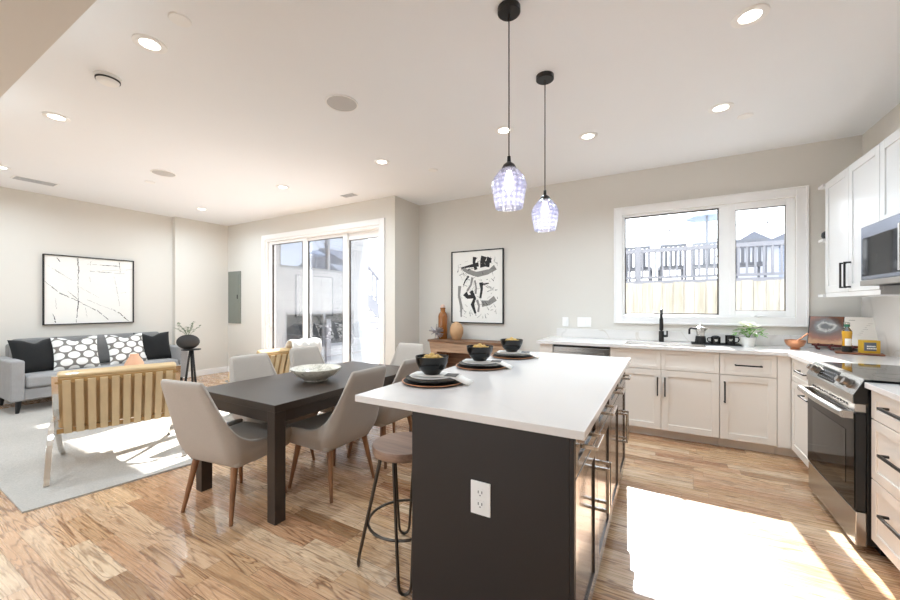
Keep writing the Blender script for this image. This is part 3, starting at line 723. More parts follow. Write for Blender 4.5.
MB().lathe([(.0005, 0), (.03, 0), (.033, .004), (.03, .05)], n=24).build('base_sleeve', 'black_matte', ob)
MB().lathe([(.03, .05), (.027, .08), (.033, .16), (.032, .175), (.0005, .176)], n=24).build('body', 'oil_yellow', ob)
MB().lathe([(.032, .175), (.02, .195), (.013, .205), (.013, .222), (.0005, .222)], n=24).build('neck', 'dark_glass_clear', ob)
MB().lathe([(.0005, .21), (.017, .21), (.019, .222), (.017, .232), (.0005, .232)], n=24).build('collar', 'green_cap', ob)
MB().lathe([(.0005, .233), (.019, .233), (.019, .245), (.012, .25), (.0005, .25)], n=24).build('cap', 'nickel', ob)
b = MB(); n = 10
vs = [((.0306 if q == 0 else .0298) * math.cos(-PI / 2 - .7 + 1.4 * i / n), (.0306 if q == 0 else .0298) * math.sin(-PI / 2 - .7 + 1.4 * i / n), .052 + q * .06) for i in range(n + 1) for q in (0, 1)]
b.add(vs, [(2 * i, 2 * i + 2, 2 * i + 3, 2 * i + 1) for i in range(n)]); b.build('label', 'label_white', ob)
yb = thing('yellow_box', 'yellow box with a grey label on the wooden board', 'box', (1.465, 4.385, CT + .015), R(4))
MB().box(-.055, .055, -.03, .03, 0, .105).build('carton', 'gold_card', yb, .002)
MB().box(-.042, .03, -.032, -.03, .02, .088).build('label', 'label_blue', yb)
b = MB(); rnd = random.Random(4)
for z in (.052, .034):
    x = -.026
    while x < .024: w_ = rnd.uniform(.006, .009); b.box(x, x + w_, -.0335, -.032, z, z + .010); x += w_ + .002
b.build('label_print', 'label_white', yb)

# ------------------------------------------------------------------ range, microwave, upper cabinets
ry0, ry1 = 2.832, 3.590
rg = thing('range_oven', 'slide in stainless range with black oven door', 'range')
b = MB(); b.box(.94, XR - .02, ry0, ry1, .05, .90); b.box(1.0, XR - .02, ry0 + .03, ry1 - .03, 0, .05); b.build('body', 'range_black', rg, .002)
MB().box(.95, XR - .015, ry0 - .004, ry1 + .004, .9215, .932).build('cooktop', 'cooktop_glass', rg, .003)
b = MB()
for (x, y, r) in ((1.13, 3.03, .1), (1.13, 3.38, .075), (1.40, 3.03, .075), (1.40, 3.38, .1)):
    b.lathe([(r, .9321), (r, .9324), (r + .002, .9324), (r + .002, .9321)], (x, y, 0), 40)
b.build('burner_ring', 'gunmetal', rg)
b = MB(); b.prism([(.885, .80), (.94, .80), (.965, .9325), (.93, .9325), (.885, .845)], ry0 + .006, ry1, axis=1); b.build('control_panel', 'stainless', rg, .002)
b = MB(); b.prism([(.887, .80), (.94, .80), (.962, .930), (.93, .930), (.887, .845)], ry0, ry0 + .0055, axis=1); b.build('end_cap', 'range_black', rg)
sl_d = Vector((.93 - .885, 0, .9325 - .845)).normalized(); sl_n = Vector((-sl_d.z, 0, sl_d.x))
def on_panel(y, t_): return Vector((.885, y, .845)) + sl_d * t_
for y in (3.53, 3.46, 3.03, 2.94):
    p = on_panel(y, .05); b = MB(); b.cyl(p, p + sl_n * .012, .026, n=24); b.cyl(p + sl_n * .012, p + sl_n * .035, .02, .017, n=24); b.build('knob', 'steel_dark', rg, .002)
b = MB(); vs = [on_panel(y, t_) + sl_n * .001 for y, t_ in ((3.12, .012), (3.40, .012), (3.40, .088), (3.12, .088))]; vs += [v_ - sl_n * .004 for v_ in vs]
b.add(vs, [(0, 1, 2, 3), (7, 6, 5, 4), (0, 4, 5, 1), (1, 5, 6, 2), (2, 6, 7, 3), (3, 7, 4, 0)]); dsp = b.build('display', 'oven_glass', rg)
b = MB()
for i in range(8):
    for j in range(3):
        p = on_panel(3.15 + i * .03, .022 + j * .022) + sl_n * .0015
        b.add([p + Vector((0, a, 0)) + sl_d * c for a, c in ((0, 0), (.009, 0), (.009, .003), (0, .003))], [(0, 1, 2, 3)])
b.build('touch_marks', 'frame_grey', dsp)
od = MB().box(.895, .938, ry0, ry1, .225, .752).build('oven_door', 'range_black', rg, .004)
MB().box(.893, .938, ry0 + .004, ry1, .754, .798).build('vent_strip', 'stainless', rg, .003)
MB().box(.890, .897, ry0 + .002, ry1 - .002, .230, .745).build('door_glass', 'oven_glass', od, .002)
b = MB(); b.box(.8885, .8902, ry0 + .11, ry1 - .11, .33, .63); b.build('inner_window', 'cooktop_glass', od, 0)
b = MB()
for i in range(14): b.box(.8915, .896, ry0 + .09 + i * .042, ry0 + .115 + i * .042, .772, .784)
b.build('vent_slots', 'dark_slot', od)
b = MB(); b.tube([(.852 - .012 * math.sin(PI * k / 14), ry0 + .01 + (ry1 - ry0 - .02) * k / 14, .735) for k in range(15)], .021, 14)
for y in (ry0 + .028, ry1 - .028): b.box(.845, .892, y - .02, y + .02, .715, .755)
b.build('handle', 'stainless', od, .002)
dw = MB().box(.895, .938, ry0, ry1, .035, .218).build('drawer', 'stainless', rg, .004)
mw = thing('microwave', 'stainless over the range microwave with dark door', 'microwave')
MB().box(1.20, XR - .013, ry0, ry1, 1.459, 1.852).build('body', 'range_black', mw, .002)
d = MB().box(1.16, 1.199, ry0, ry1, 1.495, 1.852).build('door', 'steel_blue', mw, .004)
MB().box(1.156, 1.161, ry0 + .03, ry1 - .03, 1.52, 1.775).build('window', 'oven_glass', d, .002)
pull((1.156, ry0 + .16, 1.53), (1.156, ry0 + .16, 1.77), (-1, 0, 0), d, 'stainless', .009)
MB().box(1.155, 1.30, ry0, ry1, 1.459, 1.493).build('vent_grille', 'steel_dark', mw, .003)
XU = 1.25
def upper(name, label, y0, y1, z0, z1, handles=True):
    t = thing(name, label, 'cabinet')
    MB().box(XU + .021, XR - .001, y0, y1, z0, z1).build('body', 'upper_white', t, .001)
    ym = (y0 + y1) / 2
    for a, c, hy in ((y0 + .002, ym - .002, ym - .04), (ym + .002, y1 - .002, ym + .04)):
        d = shaker_x('door', 'upper_white', a, c, z0 + (.035 if handles else .003), z1 - .003, XU, t)
        if handles: pull((XU, hy, z0 + .07), (XU, hy, z0 + .26), (-1, 0, 0), d)
    if handles: MB().box(XU + .005, XU + .021, y0, y1, z0, z0 + .033).build('light_rail', 'upper_white', t, .001)
upper('wall_cabinet', 'tall white two door wall cabinet beside the kitchen window', 3.595, 4.565, 1.40, 2.415)
upper('wall_cabinet', 'short white wall cabinet above the microwave', ry0, 3.592, 1.855, 2.415, False)
sh = thing('open_shelf', 'white open end shelves between wall cabinet and window wall', 'shelf')
for z in (1.40, 1.90, 2.391):
    b = MB(); b.box(1.235, XR - .001, 4.568, 4.69, z, z + .024); b.build('shelf_board', 'upper_white', sh, .002)
MB().box(XR - .012, XR - .001, 4.568, 4.69, 1.425, 2.389).build('back_panel', 'upper_white', sh)
o = MB().lathe([(.0005, 0), (.03, 0), (.045, .03), (.04, .06), (.02, .075), (.0005, .078)], n=20).build('black_ornament', 'black_matte'); o.location = (1.285, 4.63, 1.9245); tag(o, 'small black ornament on the open end shelf', 'ornament')

# ------------------------------------------------------------------ island
isl = thing('kitchen_island', 'dark kitchen island with white stone top and metal pulls', 'island')
IX0, IX1, IY0, IY1 = -.929, -.284, 1.30, 3.235
b = MB(); b.box(IX0, IX1, IY0 + .018, IY1, .09, .884); b.box(IX0, -.30, IY0 + .018, IY1, 0, .09); b.build('body', 'island_dark', isl, 0)
MB().box(IX0, -.277, IY0, IY0 + .018, 0, .884).build('end_panel', 'island_dark', isl, .002)
MB().box(-.277, -.262, IY0, IY0 + .018, 0, .884).build('corner_stile', 'island_dark', isl, .002)
MB().box(-1.237, -.225, 1.28, 3.255, .885, .916).build('countertop', 'quartz', isl, .003)
W4 = (IY1 - IY0 - .03) / 4
for k in range(4):
    y0 = IY0 + .024 + k * W4; y1 = y0 + W4 - .005
    d = shaker_x('drawer', 'espresso', y0, y1, .735, .878, -.262, isl, 1, .045); yc = 1.48 + k * .472 + .005 * k
    pull((-.262, yc - .072, .822), (-.262, yc + .072, .822), (1, 0, 0), d, 'chrome', .0065, off=.054)
    d = shaker_x('door', 'espresso', y0, y1, .10, .729, -.262, isl, 1, .06)
    hy = y1 - .035 if k % 2 == 0 else y0 + .035
    pull((-.262, hy, .43), (-.262, hy, .61), (1, 0, 0), d, 'chrome', .0065, off=.05)
ol = thing('outlet_plate', 'white double outlet on the dark island end', 'outlet', (-.607, IY0, .593))
MB().box(-.041, .041, -.006, 0, -.063, .063).build('plate', 'white_plastic', ol, .002)
for z in (-.022, .022):
    f = MB().box(-.017, .017, -.008, -.006, z - .016, z + .016).build('socket', 'white_plastic', ol, .003)
    MB().box(-.009, -.006, -.0086, -.008, z - .002, z + .008).box(.006, .009, -.0086, -.008, z - .002, z + .008).box(-.002, .002, -.0086, -.008, z - .011, z - .007).build('slots', 'dark_slot', f)

# place settings
def setting(x, y, which, rz):
    z = .9165
    ch = thing('charger_plate', 'dark charger plate with a copper edge, ' + which, 'plate', (x, y, z), 0, 'charger plates on the island')
    MB().lathe([(.0005, 0), (.11, 0), (.165, .009), (.165, .012), (.11, .006), (.0005, .005)], n=48).build('dish', 'black_matte', ch)
    MB().lathe([(.160, .0085), (.168, .0095), (.168, .0135), (.160, .0125)], n=48, closed=True).build('rim', 'copper', ch)
    pl = MB().lathe([(.0005, 0), (.09, 0), (.148, .012), (.148, .015), (.09, .006), (.0005, .005)], n=48).build('dinner_plate', 'black_glaze'); pl.location = (x, y, z + .0135)
    tag(pl, 'black dinner plate on the charger, ' + which, 'plate', 'black plates on the island')
    sp_ = MB().lathe([(.0005, 0), (.08, 0), (.118, .008), (.118, .011), (.08, .005), (.0005, .004)], n=44).build('salad_plate', 'plate_white'); sp_.location = (x - .005, y - .005, z + .0295)
    tag(sp_, 'pale salad plate under the bowl, ' + which, 'plate', 'pale plates on the island')
    # napkin draped across the plates, falling towards the window side
    b = MB(); n = 14; L0 = .32; W0 = .06
    def hz(s_): return .0425 - max(0, abs(s_) - .125) ** 1 * .48
    vs = []
    for i in range(n + 1):
        s_ = -L0 / 2 - .0 + L0 * i / n; s2 = s_ + .045
        for q in (-1, 1): vs.append((s2, q * W0 + .008 * math.sin(i), max(.004, hz(s2))))
    b.add(vs, [(2 * i, 2 * i + 2, 2 * i + 3, 2 * i + 1) for i in range(n)], True)
    nk = b.build('napkin', 'napkin_white', None, solid=.003); nk.location = (x, y, z); nk.rotation_euler = (0, 0, rz)
    tag(nk, 'folded white napkin draped over the plates, ' + which, 'napkin', 'napkins on the island')
    b = MB(); b.box(.07, .135, -.045, .045, .0428, .0438); g = b.build('grey_fold', 'napkin_grey', nk)
    bw = thing('bowl', 'black bowl of golden balls, ' + which, 'bowl', (x - .008, y + .0, z + .044), 0, 'black bowls on the island')
    MB().lathe([(.0005, 0), (.042, 0), (.044, .004), (.068, .028), (.084, .062), (.090, .096), (.0865, .096), (.080, .062), (.063, .032), (.035, .014), (.0005, .012)], n=40).build('body', 'black_glaze', bw)
    rnd = random.Random(int(y * 100))
    for k in range(12):
        a = k * 2.4; rr = .0 if k == 0 else (.03 if k < 6 else .050)
        g = MB().ball((0, 0, 0), .0165, 10, 7, 1, 1, .85).build('golden_ball', 'golden'); g.location = (x - .008 + rr * math.cos(a), y + rr * math.sin(a), z + .044 + (.100 if k == 0 else (.090 if k < 6 else .080)))
        tag(g, 'small golden ball heaped in the black bowl, ' + which, 'ball', 'golden balls, ' + which)
setting(-1.075, 1.70, 'nearest place setting', R(15))
setting(-1.06, 2.27, 'middle place setting', R(15))
setting(-1.045, 2.83, 'farthest place setting', R(15))

# stools
stl = thing('bar_stool', 'round wooden bar stool with black hairpin legs at the near island corner', 'stool', (-1.165, 1.565, 0), 0, 'bar stools at the island')
MB().lathe([(.0005, .578), (.160, .578), (.164, .582), (.165, .615), (.162, .62), (.0005, .62)], n=48).build('seat', 'stool_wood', stl)
for k in range(4):
    a = R(37 + 90 * k); ca, sa = math.cos(a), math.sin(a); tx, ty = -sa, ca
    def P_(r, w_, z): return (r * ca + tx * w_, r * sa + ty * w_, z)
    pts = [P_(.115, -.055, .578), P_(.228, -.03, .06)] + [P_(.232, -.028 * math.cos(u_), .045 - .036 * math.sin(u_)) for u_ in [R(q) for q in range(0, 181, 30)]] + [P_(.228, .03, .06), P_(.115, .055, .578)]
    MB().tube(pts, .0075, 8).build('leg', 'gunmetal', stl)
MB().tube([(.184 * math.cos(2 * PI * i / 40), .184 * math.sin(2 * PI * i / 40), .225) for i in range(40)], .007, 8, True).build('footrest_ring', 'gunmetal', stl)
dup(stl, (-1.165, 2.25, 0), R(10), 'round wooden bar stool farther along the island, behind the near one')
dup(stl, (-1.165, 2.85, 0), R(-8), 'round wooden bar stool at the far island corner')

# ------------------------------------------------------------------ dining table and chairs
TX0, TX1, TY0, TY1, TT = -2.93, -2.03, 1.43, 2.98, .725
tb = thing('dining_table', 'dark brown rectangular dining table with square legs', 'table', ((TX0 + TX1) / 2, (TY0 + TY1) / 2, 0))
hx, hy = (TX1 - TX0) / 2, (TY1 - TY0) / 2
MB().box(-hx, hx, -hy, hy, TT - .045, TT).build('tabletop', 'table_dark', tb, .003)
b = MB(); b.box(-hx + .03, hx - .03, -hy + .02, -hy + .04, TT - .12, TT - .046); b.box(-hx + .03, hx - .03, hy - .04, hy - .02, TT - .12, TT - .046); b.box(-hx + .02, -hx + .04, -hy + .04, hy - .04, TT - .12, TT - .046); b.box(hx - .04, hx - .02, -hy + .04, hy - .04, TT - .12, TT - .046); b.build('apron', 'table_dark', tb)
for sx in (-1, 1):
    for sy in (-1, 1):
        MB().box(sx * (hx - .003), sx * (hx - .078), sy * (hy - .003), sy * (hy - .078), 0, TT - .046).build('leg', 'table_dark', tb, .003)
bo = thing('decorative_bowl', 'large shallow marbled bowl on the dark dining table', 'bowl', (-2.44, 2.09, TT))
MB().lathe([(.0005, 0), (.085, 0), (.09, .012), (.15, .045), (.19, .085), (.195, .1), (.187, .1), (.14, .05), (.07, .025), (.0005, .022)], n=48).build('body', 'bowl_marble', bo)

def build_chair():
    t = thing('dining_chair', 'beige upholstered dining chair at the near end of the dark table', 'chair', (0, 0, 0), 0, 'beige dining chairs around the table')
    W0, yb0, yf = .262, -.215, .26; HT = .885
    # plan outline: from front right, round the back, to front left
    plan = []; r = .085
    for k in range(7): plan.append((W0, yf - (yf - (yb0 + r)) * k / 6, k / 6 * .8))
    for k in range(1, 9):
        a = PI / 2 * k / 8; plan.append((W0 - r + r * math.cos(a), yb0 + r - r * math.sin(a), .8 + .2 * k / 8))
    half = plan + [((W0 - r) * (1 - k / 4), yb0, 1.0) for k in range(1, 5)]
    full = half + [(-x, y, q) for (x, y, q) in reversed(half[:-1])]
    NZ = 9; zb = .325; vs = []
    def sstep(a): a = max(0, min(1, a)); return a * a * (3 - 2 * a)
    for (x, y, q) in full:
        side = min(1, q)
        if q >= .925: T = HT
        else: T = .475 + (HT - .475) * (q / .925) ** 13
        for j in range(NZ + 1):
            tt = j / NZ; z = zb + (T - zb) * tt
            h = (z - zb) / (HT - zb)
            lean_ = (-.17 * h ** 1.15) * sstep(q * 1.15)
            if h < .2: inn = .84 + .16 * sstep(h / .2)
            else: inn = 1.0 - .20 * ((h - .2) / .8) ** 1.2
            yy = y + lean_ + (.035 * (1 - sstep(h / .2)) if y < 0 else -.035 * (1 - sstep(h / .2)))
            vs.append((x * inn, yy, z))
    fs = []; n = len(full); m = NZ + 1
    for i in range(n - 1):
        for j in range(NZ): fs.append((i * m + j, (i + 1) * m + j, (i + 1) * m + j + 1, i * m + j + 1))
    MB().add(vs, fs, True).build('backrest', 'chair_fabric', t, solid=.038, subsurf=1)
    b = MB(); b.box(-.222, .222, -.175, .268, .322, .455); b.build('seat', 'chair_fabric', t, .03, 4)
    for sx in (-1, 1):
        for sy in (-1, 1):
            b = MB(); b.cyl((sx * .17, sy * .16 + .01, .325), (sx * .212, sy * .215 + .005, 0), .021, .011, 16); b.build('leg', 'walnut_leg', t)
    return t
ch = build_chair()
ch.location = (-2.505, 1.475, 0); ch.rotation_euler = (0, 0, R(9))
for loc, rz, lab in (((-2.15, 2.0, 0), 90, 'beige dining chair on the island side of table, nearer one'),
                     ((-2.165, 2.60, 0), 88, 'beige dining chair on the island side of table, farther one'),
                     ((-2.83, 2.0, 0), -90, 'beige dining chair on the living room side, nearer one'),
                     ((-2.93, 2.66, 0), -90, 'beige dining chair on the living room side behind the marbled bowl'),
                     ((-2.53, 3.16, 0), 180, 'beige dining chair at the far end of the dark table')):
    dup(ch, loc, R(rz), lab)

# ------------------------------------------------------------------ living room
rug = MB().add([(-3.55, .72, 0), (-3.18, 3.25, 0), (-7.3, 3.32, 0), (-7.3, .80, 0)] + [(-3.55, .72, .012), (-3.18, 3.25, .012), (-7.3, 3.32, .012), (-7.3, .80, .012)],
               [(3, 2, 1, 0), (4, 5, 6, 7), (0, 1, 5, 4), (1, 2, 6, 5), (2, 3, 7, 6), (3, 0, 4, 7)]).build('area_rug', 'rug_fabric', None)
tag(rug, 'large pale grey rug under the sofa and lounge chairs', 'rug')
RZ = .0122
so = thing('sofa', 'grey fabric sofa with track arms against the left wall', 'sofa', (-7.2, 2.23, RZ), R(-90))   # local +y faces into the room
# local x along wall (from far to near reversed by rotation), y forward
SW, SD = .96, .44
b = MB(); b.box(-SW + .12, SW - .12, -.36, .42, .15, .29); b.build('base', 'sofa_fabric', so, .015, 3)
for s_ in (-1, 1): MB().box(s_ * SW, s_ * (SW - .12), -.42, .46, .15, .645).build('arm', 'sofa_fabric', so, .025, 3)
MB().box(-SW + .12, SW - .12, -.44, -.30, .15, .80).build('back', 'sofa_shaded', so, .03, 3)
MB().box(-SW + .125, SW - .125, -.14, .455, .295, .45).build('seat_cushion', 'sofa_fabric', so, .04, 4)
for s_ in (-1, 1): 
    o = MB().box(-.415, .415, -.085, .085, 0, .43).build('back_cushion', 'sofa_shaded', so, .05, 4); o.location = (s_ * .418, -.205, .44); o.rotation_euler = (R(8), 0, 0)
for sx in (-1, 1):
    for y in (-.34, .38): MB().cyl((sx * (SW - .08), y, .15), (sx * (SW - .07), y, 0), .03, .018, 14).build('leg', 'black_matte', so)
def pillow(name, mat, loc, label, rot, Wd=.235):
    b = MB(); n = 16; vs = []; top = {}
    for sgn in (1, -1):
        for i in range(n + 1):
            for j in range(n + 1):
                u_ = -1 + 2 * i / n; v_ = -1 + 2 * j / n
                e = ((1 - u_ ** 2) * (1 - v_ ** 2)) ** .42
                px = Wd * u_ * (1 - .07 * (1 - v_ ** 2)); py = Wd * v_ * (1 - .07 * (1 - u_ ** 2))
                py -= .055 * math.exp(-(u_ / .32) ** 2) * max(0, v_) ** 2
                vs.append((px, py, sgn * .075 * e))
    N = (n + 1) ** 2; fs = []
    for s_ in (0, 1):
        for i in range(n):
            for j in range(n):
                q = [s_ * N + i * (n + 1) + j, s_ * N + (i + 1) * (n + 1) + j, s_ * N + (i + 1) * (n + 1) + j + 1, s_ * N + i * (n + 1) + j + 1]
                fs.append(q if s_ == 0 else q[::-1])
    o = b.add(vs, fs, True).build(name, mat); o.location = loc; o.rotation_euler = rot
    tag(o, label, 'pillow'); return o
# pillows lean against the back cushions, facing +x
def pr(yaw, tilt=68): return (R(tilt), 0, R(90 + yaw))
pillow('throw_pillow', 'pillow_black', (-7.13, 1.57, .67), 'black throw pillow beside the near sofa arm', pr(8))
pillow('throw_pillow', 'pillow_pattern', (-7.05, 1.93, .67), 'white pillow with grey honeycomb pattern next to near black pillow', pr(-4))
pillow('throw_pillow', 'pillow_pattern', (-7.08, 2.50, .67), 'white pillow with grey honeycomb pattern next to far black pillow', pr(4))
pillow('throw_pillow', 'pillow_black', (-7.13, 2.86, .67), 'black throw pillow beside the far sofa arm', pr(-6))

def lounge():
    t = thing('lounge_chair', 'tan strap back lounge chair with steel legs, its back to the kitchen', 'lounge chair', (0, 0, 0), 0, 'tan lounge chairs')
    HX = .375
    def bez(p, n=16):
        out = []
        for i in range(n + 1):
            u_ = i / n; a = [Vector(q) for q in p]
            while len(a) > 1: a = [a[k] * (1 - u_) + a[k + 1] * u_ for k in range(len(a) - 1)]
            out.append(a[0])
        return out
    for s_ in (-1, 1):
        x = s_ * HX
        A = bez([(x, -.40, .79), (x, -.27, .40), (x, -.05, .16), (x, .33, .003)])
        B = bez([(x, .36, .40), (x, .0, .37), (x, -.27, .40), (x, -.30, .14), (x, -.46, .003)])
        MB().ribbon(A, .035, .013, (1, 0, 0)).build('leg', 'chrome', t, .002)
        x2 = x + s_ * .0355
        B = [Vector((x2, p.y, p.z)) for p in B]
        MB().ribbon(B, .035, .013, (1, 0, 0)).build('leg', 'chrome', t, .002)
    top = Vector((0, -.382, .745)); low = Vector((0, -.235, .335)); d = (top - low)
    for p, nm in ((top, 'crossbar'), (low, 'crossbar'), (Vector((0, .31, .375)), 'crossbar')):
        MB().box(-HX, HX, p.y - .008, p.y + .008, p.z - .018, p.z + .018).build(nm, 'tan_dark', t, .002)
    nrm = Vector((0, -d.z, d.y)).normalized()
    if nrm.y > 0: nrm = -nrm
    for k in range(10):
        x = -HX + .062 + (2 * HX - .124) * k / 9
        a = low - d * .045 + nrm * .012; c = top + d * .02 + nrm * .012
        MB().ribbon([(x, a.y, a.z), (x, (a.y + c.y) / 2 - .006, (a.z + c.z) / 2), (x, c.y, c.z)], .046, .005, (1, 0, 0)).build('strap', 'strap_tan', t, 0)
    # back cushion and seat cushion (leather, tufted edge)
    o = MB().box(-.37, .37, -.045, .045, 0, .475).build('back_cushion', 'tan_leather', t, .022, 3)
    o.location = (0, low.y + .075, low.z + .02); o.rotation_euler = (math.atan2(-(top.y - low.y), d.z), 0, 0)
    o = MB().box(-.37, .37, -.0, .56, -.05, .05).build('seat_cushion', 'tan_leather', t, .022, 3)
    o.location = (0, -.145, .40); o.rotation_euler = (R(6), 0, 0)
    for k in range(8):
        x = -HX + .07 + (2 * HX - .14) * k / 7; MB().box(x - .02, x + .02, -.215, .30, .335, .34).build('seat_strap', 'strap_tan', t)
    return t
lc = lounge(); lc.location = (-4.19, 1.435, RZ); lc.rotation_euler = (0, 0, R(72))
lc2 = dup(lc, (-4.20, 2.96, RZ), R(84), 'second tan strap back lounge chair beside the patio door')
# sheepskin throw over the second chair
th_ = MB(); n = 10; vs = []
prof = [(-.30, .44), (-.40, .70), (-.425, .84), (-.40, .895), (-.33, .91), (-.26, .87), (-.18, .62), (-.10, .50), (.1, .48)]
for i in range(n + 1):
    x = -.02 + .40 * i / n
    for (y, z) in prof: vs.append((x + .01 * math.sin(z * 30), y + .012 * math.sin(i * 2.1 + z * 9), z + .01 * math.sin(i * 1.7)))
m_ = len(prof)
th_.add(vs, [(i * m_ + j, (i + 1) * m_ + j, (i + 1) * m_ + j + 1, i * m_ + j + 1) for i in range(n) for j in range(m_ - 1)], True)
sk_ = th_.build('throw_blanket', 'sheepskin', None, solid=.018, subsurf=1); sk_.location = (-4.20, 2.96, RZ); sk_.rotation_euler = (0, 0, R(84)); tag(sk_, 'white sheepskin throw draped over the second lounge chair', 'throw')
ct = thing('coffee_table', 'round coffee table hidden behind the tan lounge chair', 'coffee table', (-5.45, 1.98, RZ))
MB().cyl((0, 0, .38), (0, 0, .415), .38, n=48).build('tabletop', 'console_wood', ct, .004)
for k in range(3):
    a = 2.1 * k; MB().cyl((.28 * math.cos(a), .28 * math.sin(a), .38), (.32 * math.cos(a), .32 * math.sin(a), 0), .02, .014).build('leg', 'black_metal', ct)
tv = MB().lathe([(.0005, 0), (.10, 0), (.105, .02), (.10, .14), (.088, .22), (.06, .275), (.045, .30), (.04, .325), (.0005, .325)], n=36).build('vase', 'terracotta'); tv.location = (-5.42, 1.985, RZ + .4155); tag(tv, 'conical peach terracotta vase in front of the sofa', 'vase')
sd = thing('side_table', 'small black tripod table beside the far sofa arm', 'side table', (-6.47, 3.10, RZ))
MB().lathe([(.0005, .61), (.13, .61), (.13, .622), (.0005, .622)], n=40).build('tabletop', 'black_matte', sd)
for k in range(3):
    a = R(20 + 120 * k); MB().cyl((.02 * math.cos(a + .4), .02 * math.sin(a + .4), .61), (.09 * math.cos(a), .09 * math.sin(a), 0), .014, .018, 8).build('leg', 'black_matte', sd)
vz_ = thing('oval_vase', 'black textured oval vase with eucalyptus on the side table', 'vase', (-6.50, 3.07, .6355))
prof = [(.0005, 0)] + [(max(.03, .16 * math.sin(a)), .115 - .115 * math.cos(a)) for a in [R(q) for q in range(20, 165, 12)]] + [(.03, .222), (.024, .21), (.0005, .2)]
MB().lathe(prof, n=40, sy=.62).build('body', 'black_vase', vz_).rotation_euler = (0, 0, R(45))
b = MB(); b2 = MB(); rnd = random.Random(5)
for k in range(9):
    a = rnd.uniform(0, 2 * PI); sp_ = rnd.uniform(.05, .17); h = rnd.uniform(.12, .24)
    p0, p1, p2 = Vector((0, 0, .2)), Vector((sp_ * .5 * math.cos(a), sp_ * .5 * math.sin(a), .2 + h * .6)), Vector((sp_ * math.cos(a), sp_ * math.sin(a), .2 + h))
    b2.tube([p0, p1, p2], .003, 5)
    for q in range(7):
        u_ = .35 + .65 * q / 6; p = p0 * (1 - u_) ** 2 + p1 * 2 * u_ * (1 - u_) + p2 * u_ * u_
        leaf(b, p, (rnd.uniform(-1, 1), rnd.uniform(-1, 1), rnd.uniform(-.2, .6)), .045, .016)
b2.build('stem', 'eucalyptus', vz_); o = b.build('leaves', 'eucalyptus', vz_); o['kind'] = 'stuff'

# wall art
def stroke(b, pts, w0, w1, y=-.0008):
    m = len(pts); vs = []
    for j, (x, z) in enumerate(pts):
        a = pts[max(0, j - 1)]; c = pts[min(m - 1, j + 1)]; dx, dz = c[0] - a[0], c[1] - a[1]; l = math.hypot(dx, dz) or 1
        wd = (w0 + (w1 - w0) * j / max(1, m - 1)) / 2 * (1 + .25 * math.sin(j * 3.7))
        vs += [(x - dz / l * wd, y, z + dx / l * wd), (x + dz / l * wd, y, z - dx / l * wd)]
    b.add(vs, [(2 * j, 2 * j + 1, 2 * j + 3, 2 * j + 2) for j in range(m - 1)])
def splits(p, q, n, jit, rnd):
    return [(p[0] + (q[0] - p[0]) * i / n + rnd.uniform(-jit, jit), p[1] + (q[1] - p[1]) * i / n + rnd.uniform(-jit, jit)) for i in range(n + 1)]
# brush-stroke picture on the window wall (local x right, z up, facing -y)
pa = thing('framed_picture', 'tall black framed abstract of black brush strokes above the console', 'picture', (-2.355, YW - .001, 1.595))
HW, HH = .415, .53
b = MB(); rect_frame(b, -HW, HW, -HH, HH, .014, -.035, 0); b.build('frame', 'black_matte', pa, .001)
MB().box(-HW + .014, HW - .014, -.02, -.001, -HH + .014, HH - .014).build('canvas', 'art_white', pa)
b = MB(); rnd = random.Random(12); yy = -.0205
def N_(px, pz): return (-HW + (px - 85) / 335 * 2 * HW, HH - (pz - 70) / 485 * 2 * HH)
def S_(pts, w0, w1, c, k=[0]):
    k[0] += 1; b.cur = c; stroke(b, [N_(*p) for p in pts], w0, w1, yy - .00004 * k[0])
_st = stroke
def stroke(b, pts, w0, w1, y): _st(b, pts, w0 * 1.35, w1 * 1.35, y)
S_([(150, 185), (200, 175), (265, 165)], .02, .04, 0)
S_([(240, 115), (235, 150), (248, 200)], .045, .03, 0)
S_([(300, 115), (290, 150), (295, 185)], .07, .06, 0); S_([(335, 125), (325, 150), (318, 185)], .06, .045, 0); S_([(285, 165), (345, 150)], .05, .03, 0)
S_([(165, 190), (200, 215), (260, 232), (320, 225), (370, 190)], .04, .05, 1); S_([(190, 205), (250, 225), (330, 212)], .05, .03, 1)
S_([(200, 240), (178, 270), (165, 300)], .025, .01, 0); S_([(225, 250), (215, 300), (190, 340)], .03, .02, 1)
S_([(280, 285), (285, 330), (276, 390)], .045, .02, 0); S_([(278, 300), (330, 292)], .03, .012, 0)
S_([(175, 355), (195, 380), (230, 375)], .06, .04, 0); S_([(215, 340), (240, 390), (225, 430), (245, 490)], .045, .03, 0)
S_([(140, 305), (135, 370), (150, 440), (150, 515)], .04, .02, 1); S_([(255, 400), (268, 440), (262, 480)], .03, .02, 1)
S_([(285, 425), (330, 420), (370, 390)], .07, .05, 1); S_([(240, 270), (250, 320), (245, 360)], .02, .02, 1)
stroke = _st
for k in range(110):
    x, z = rnd.uniform(130, 385), rnd.uniform(110, 510); q = rnd.uniform(8, 38); a = rnd.uniform(0, PI)
    S_([(x, z), (x + q * .5 * math.cos(a) + rnd.uniform(-4, 4), z + q * .5 * math.sin(a)), (x + q * math.cos(a), z + q * math.sin(a))], .004, .010 * rnd.random() + .002, rnd.choice((0, 1, 1)))
b.build('brush_strokes', ['art_black', 'art_grey'], pa)
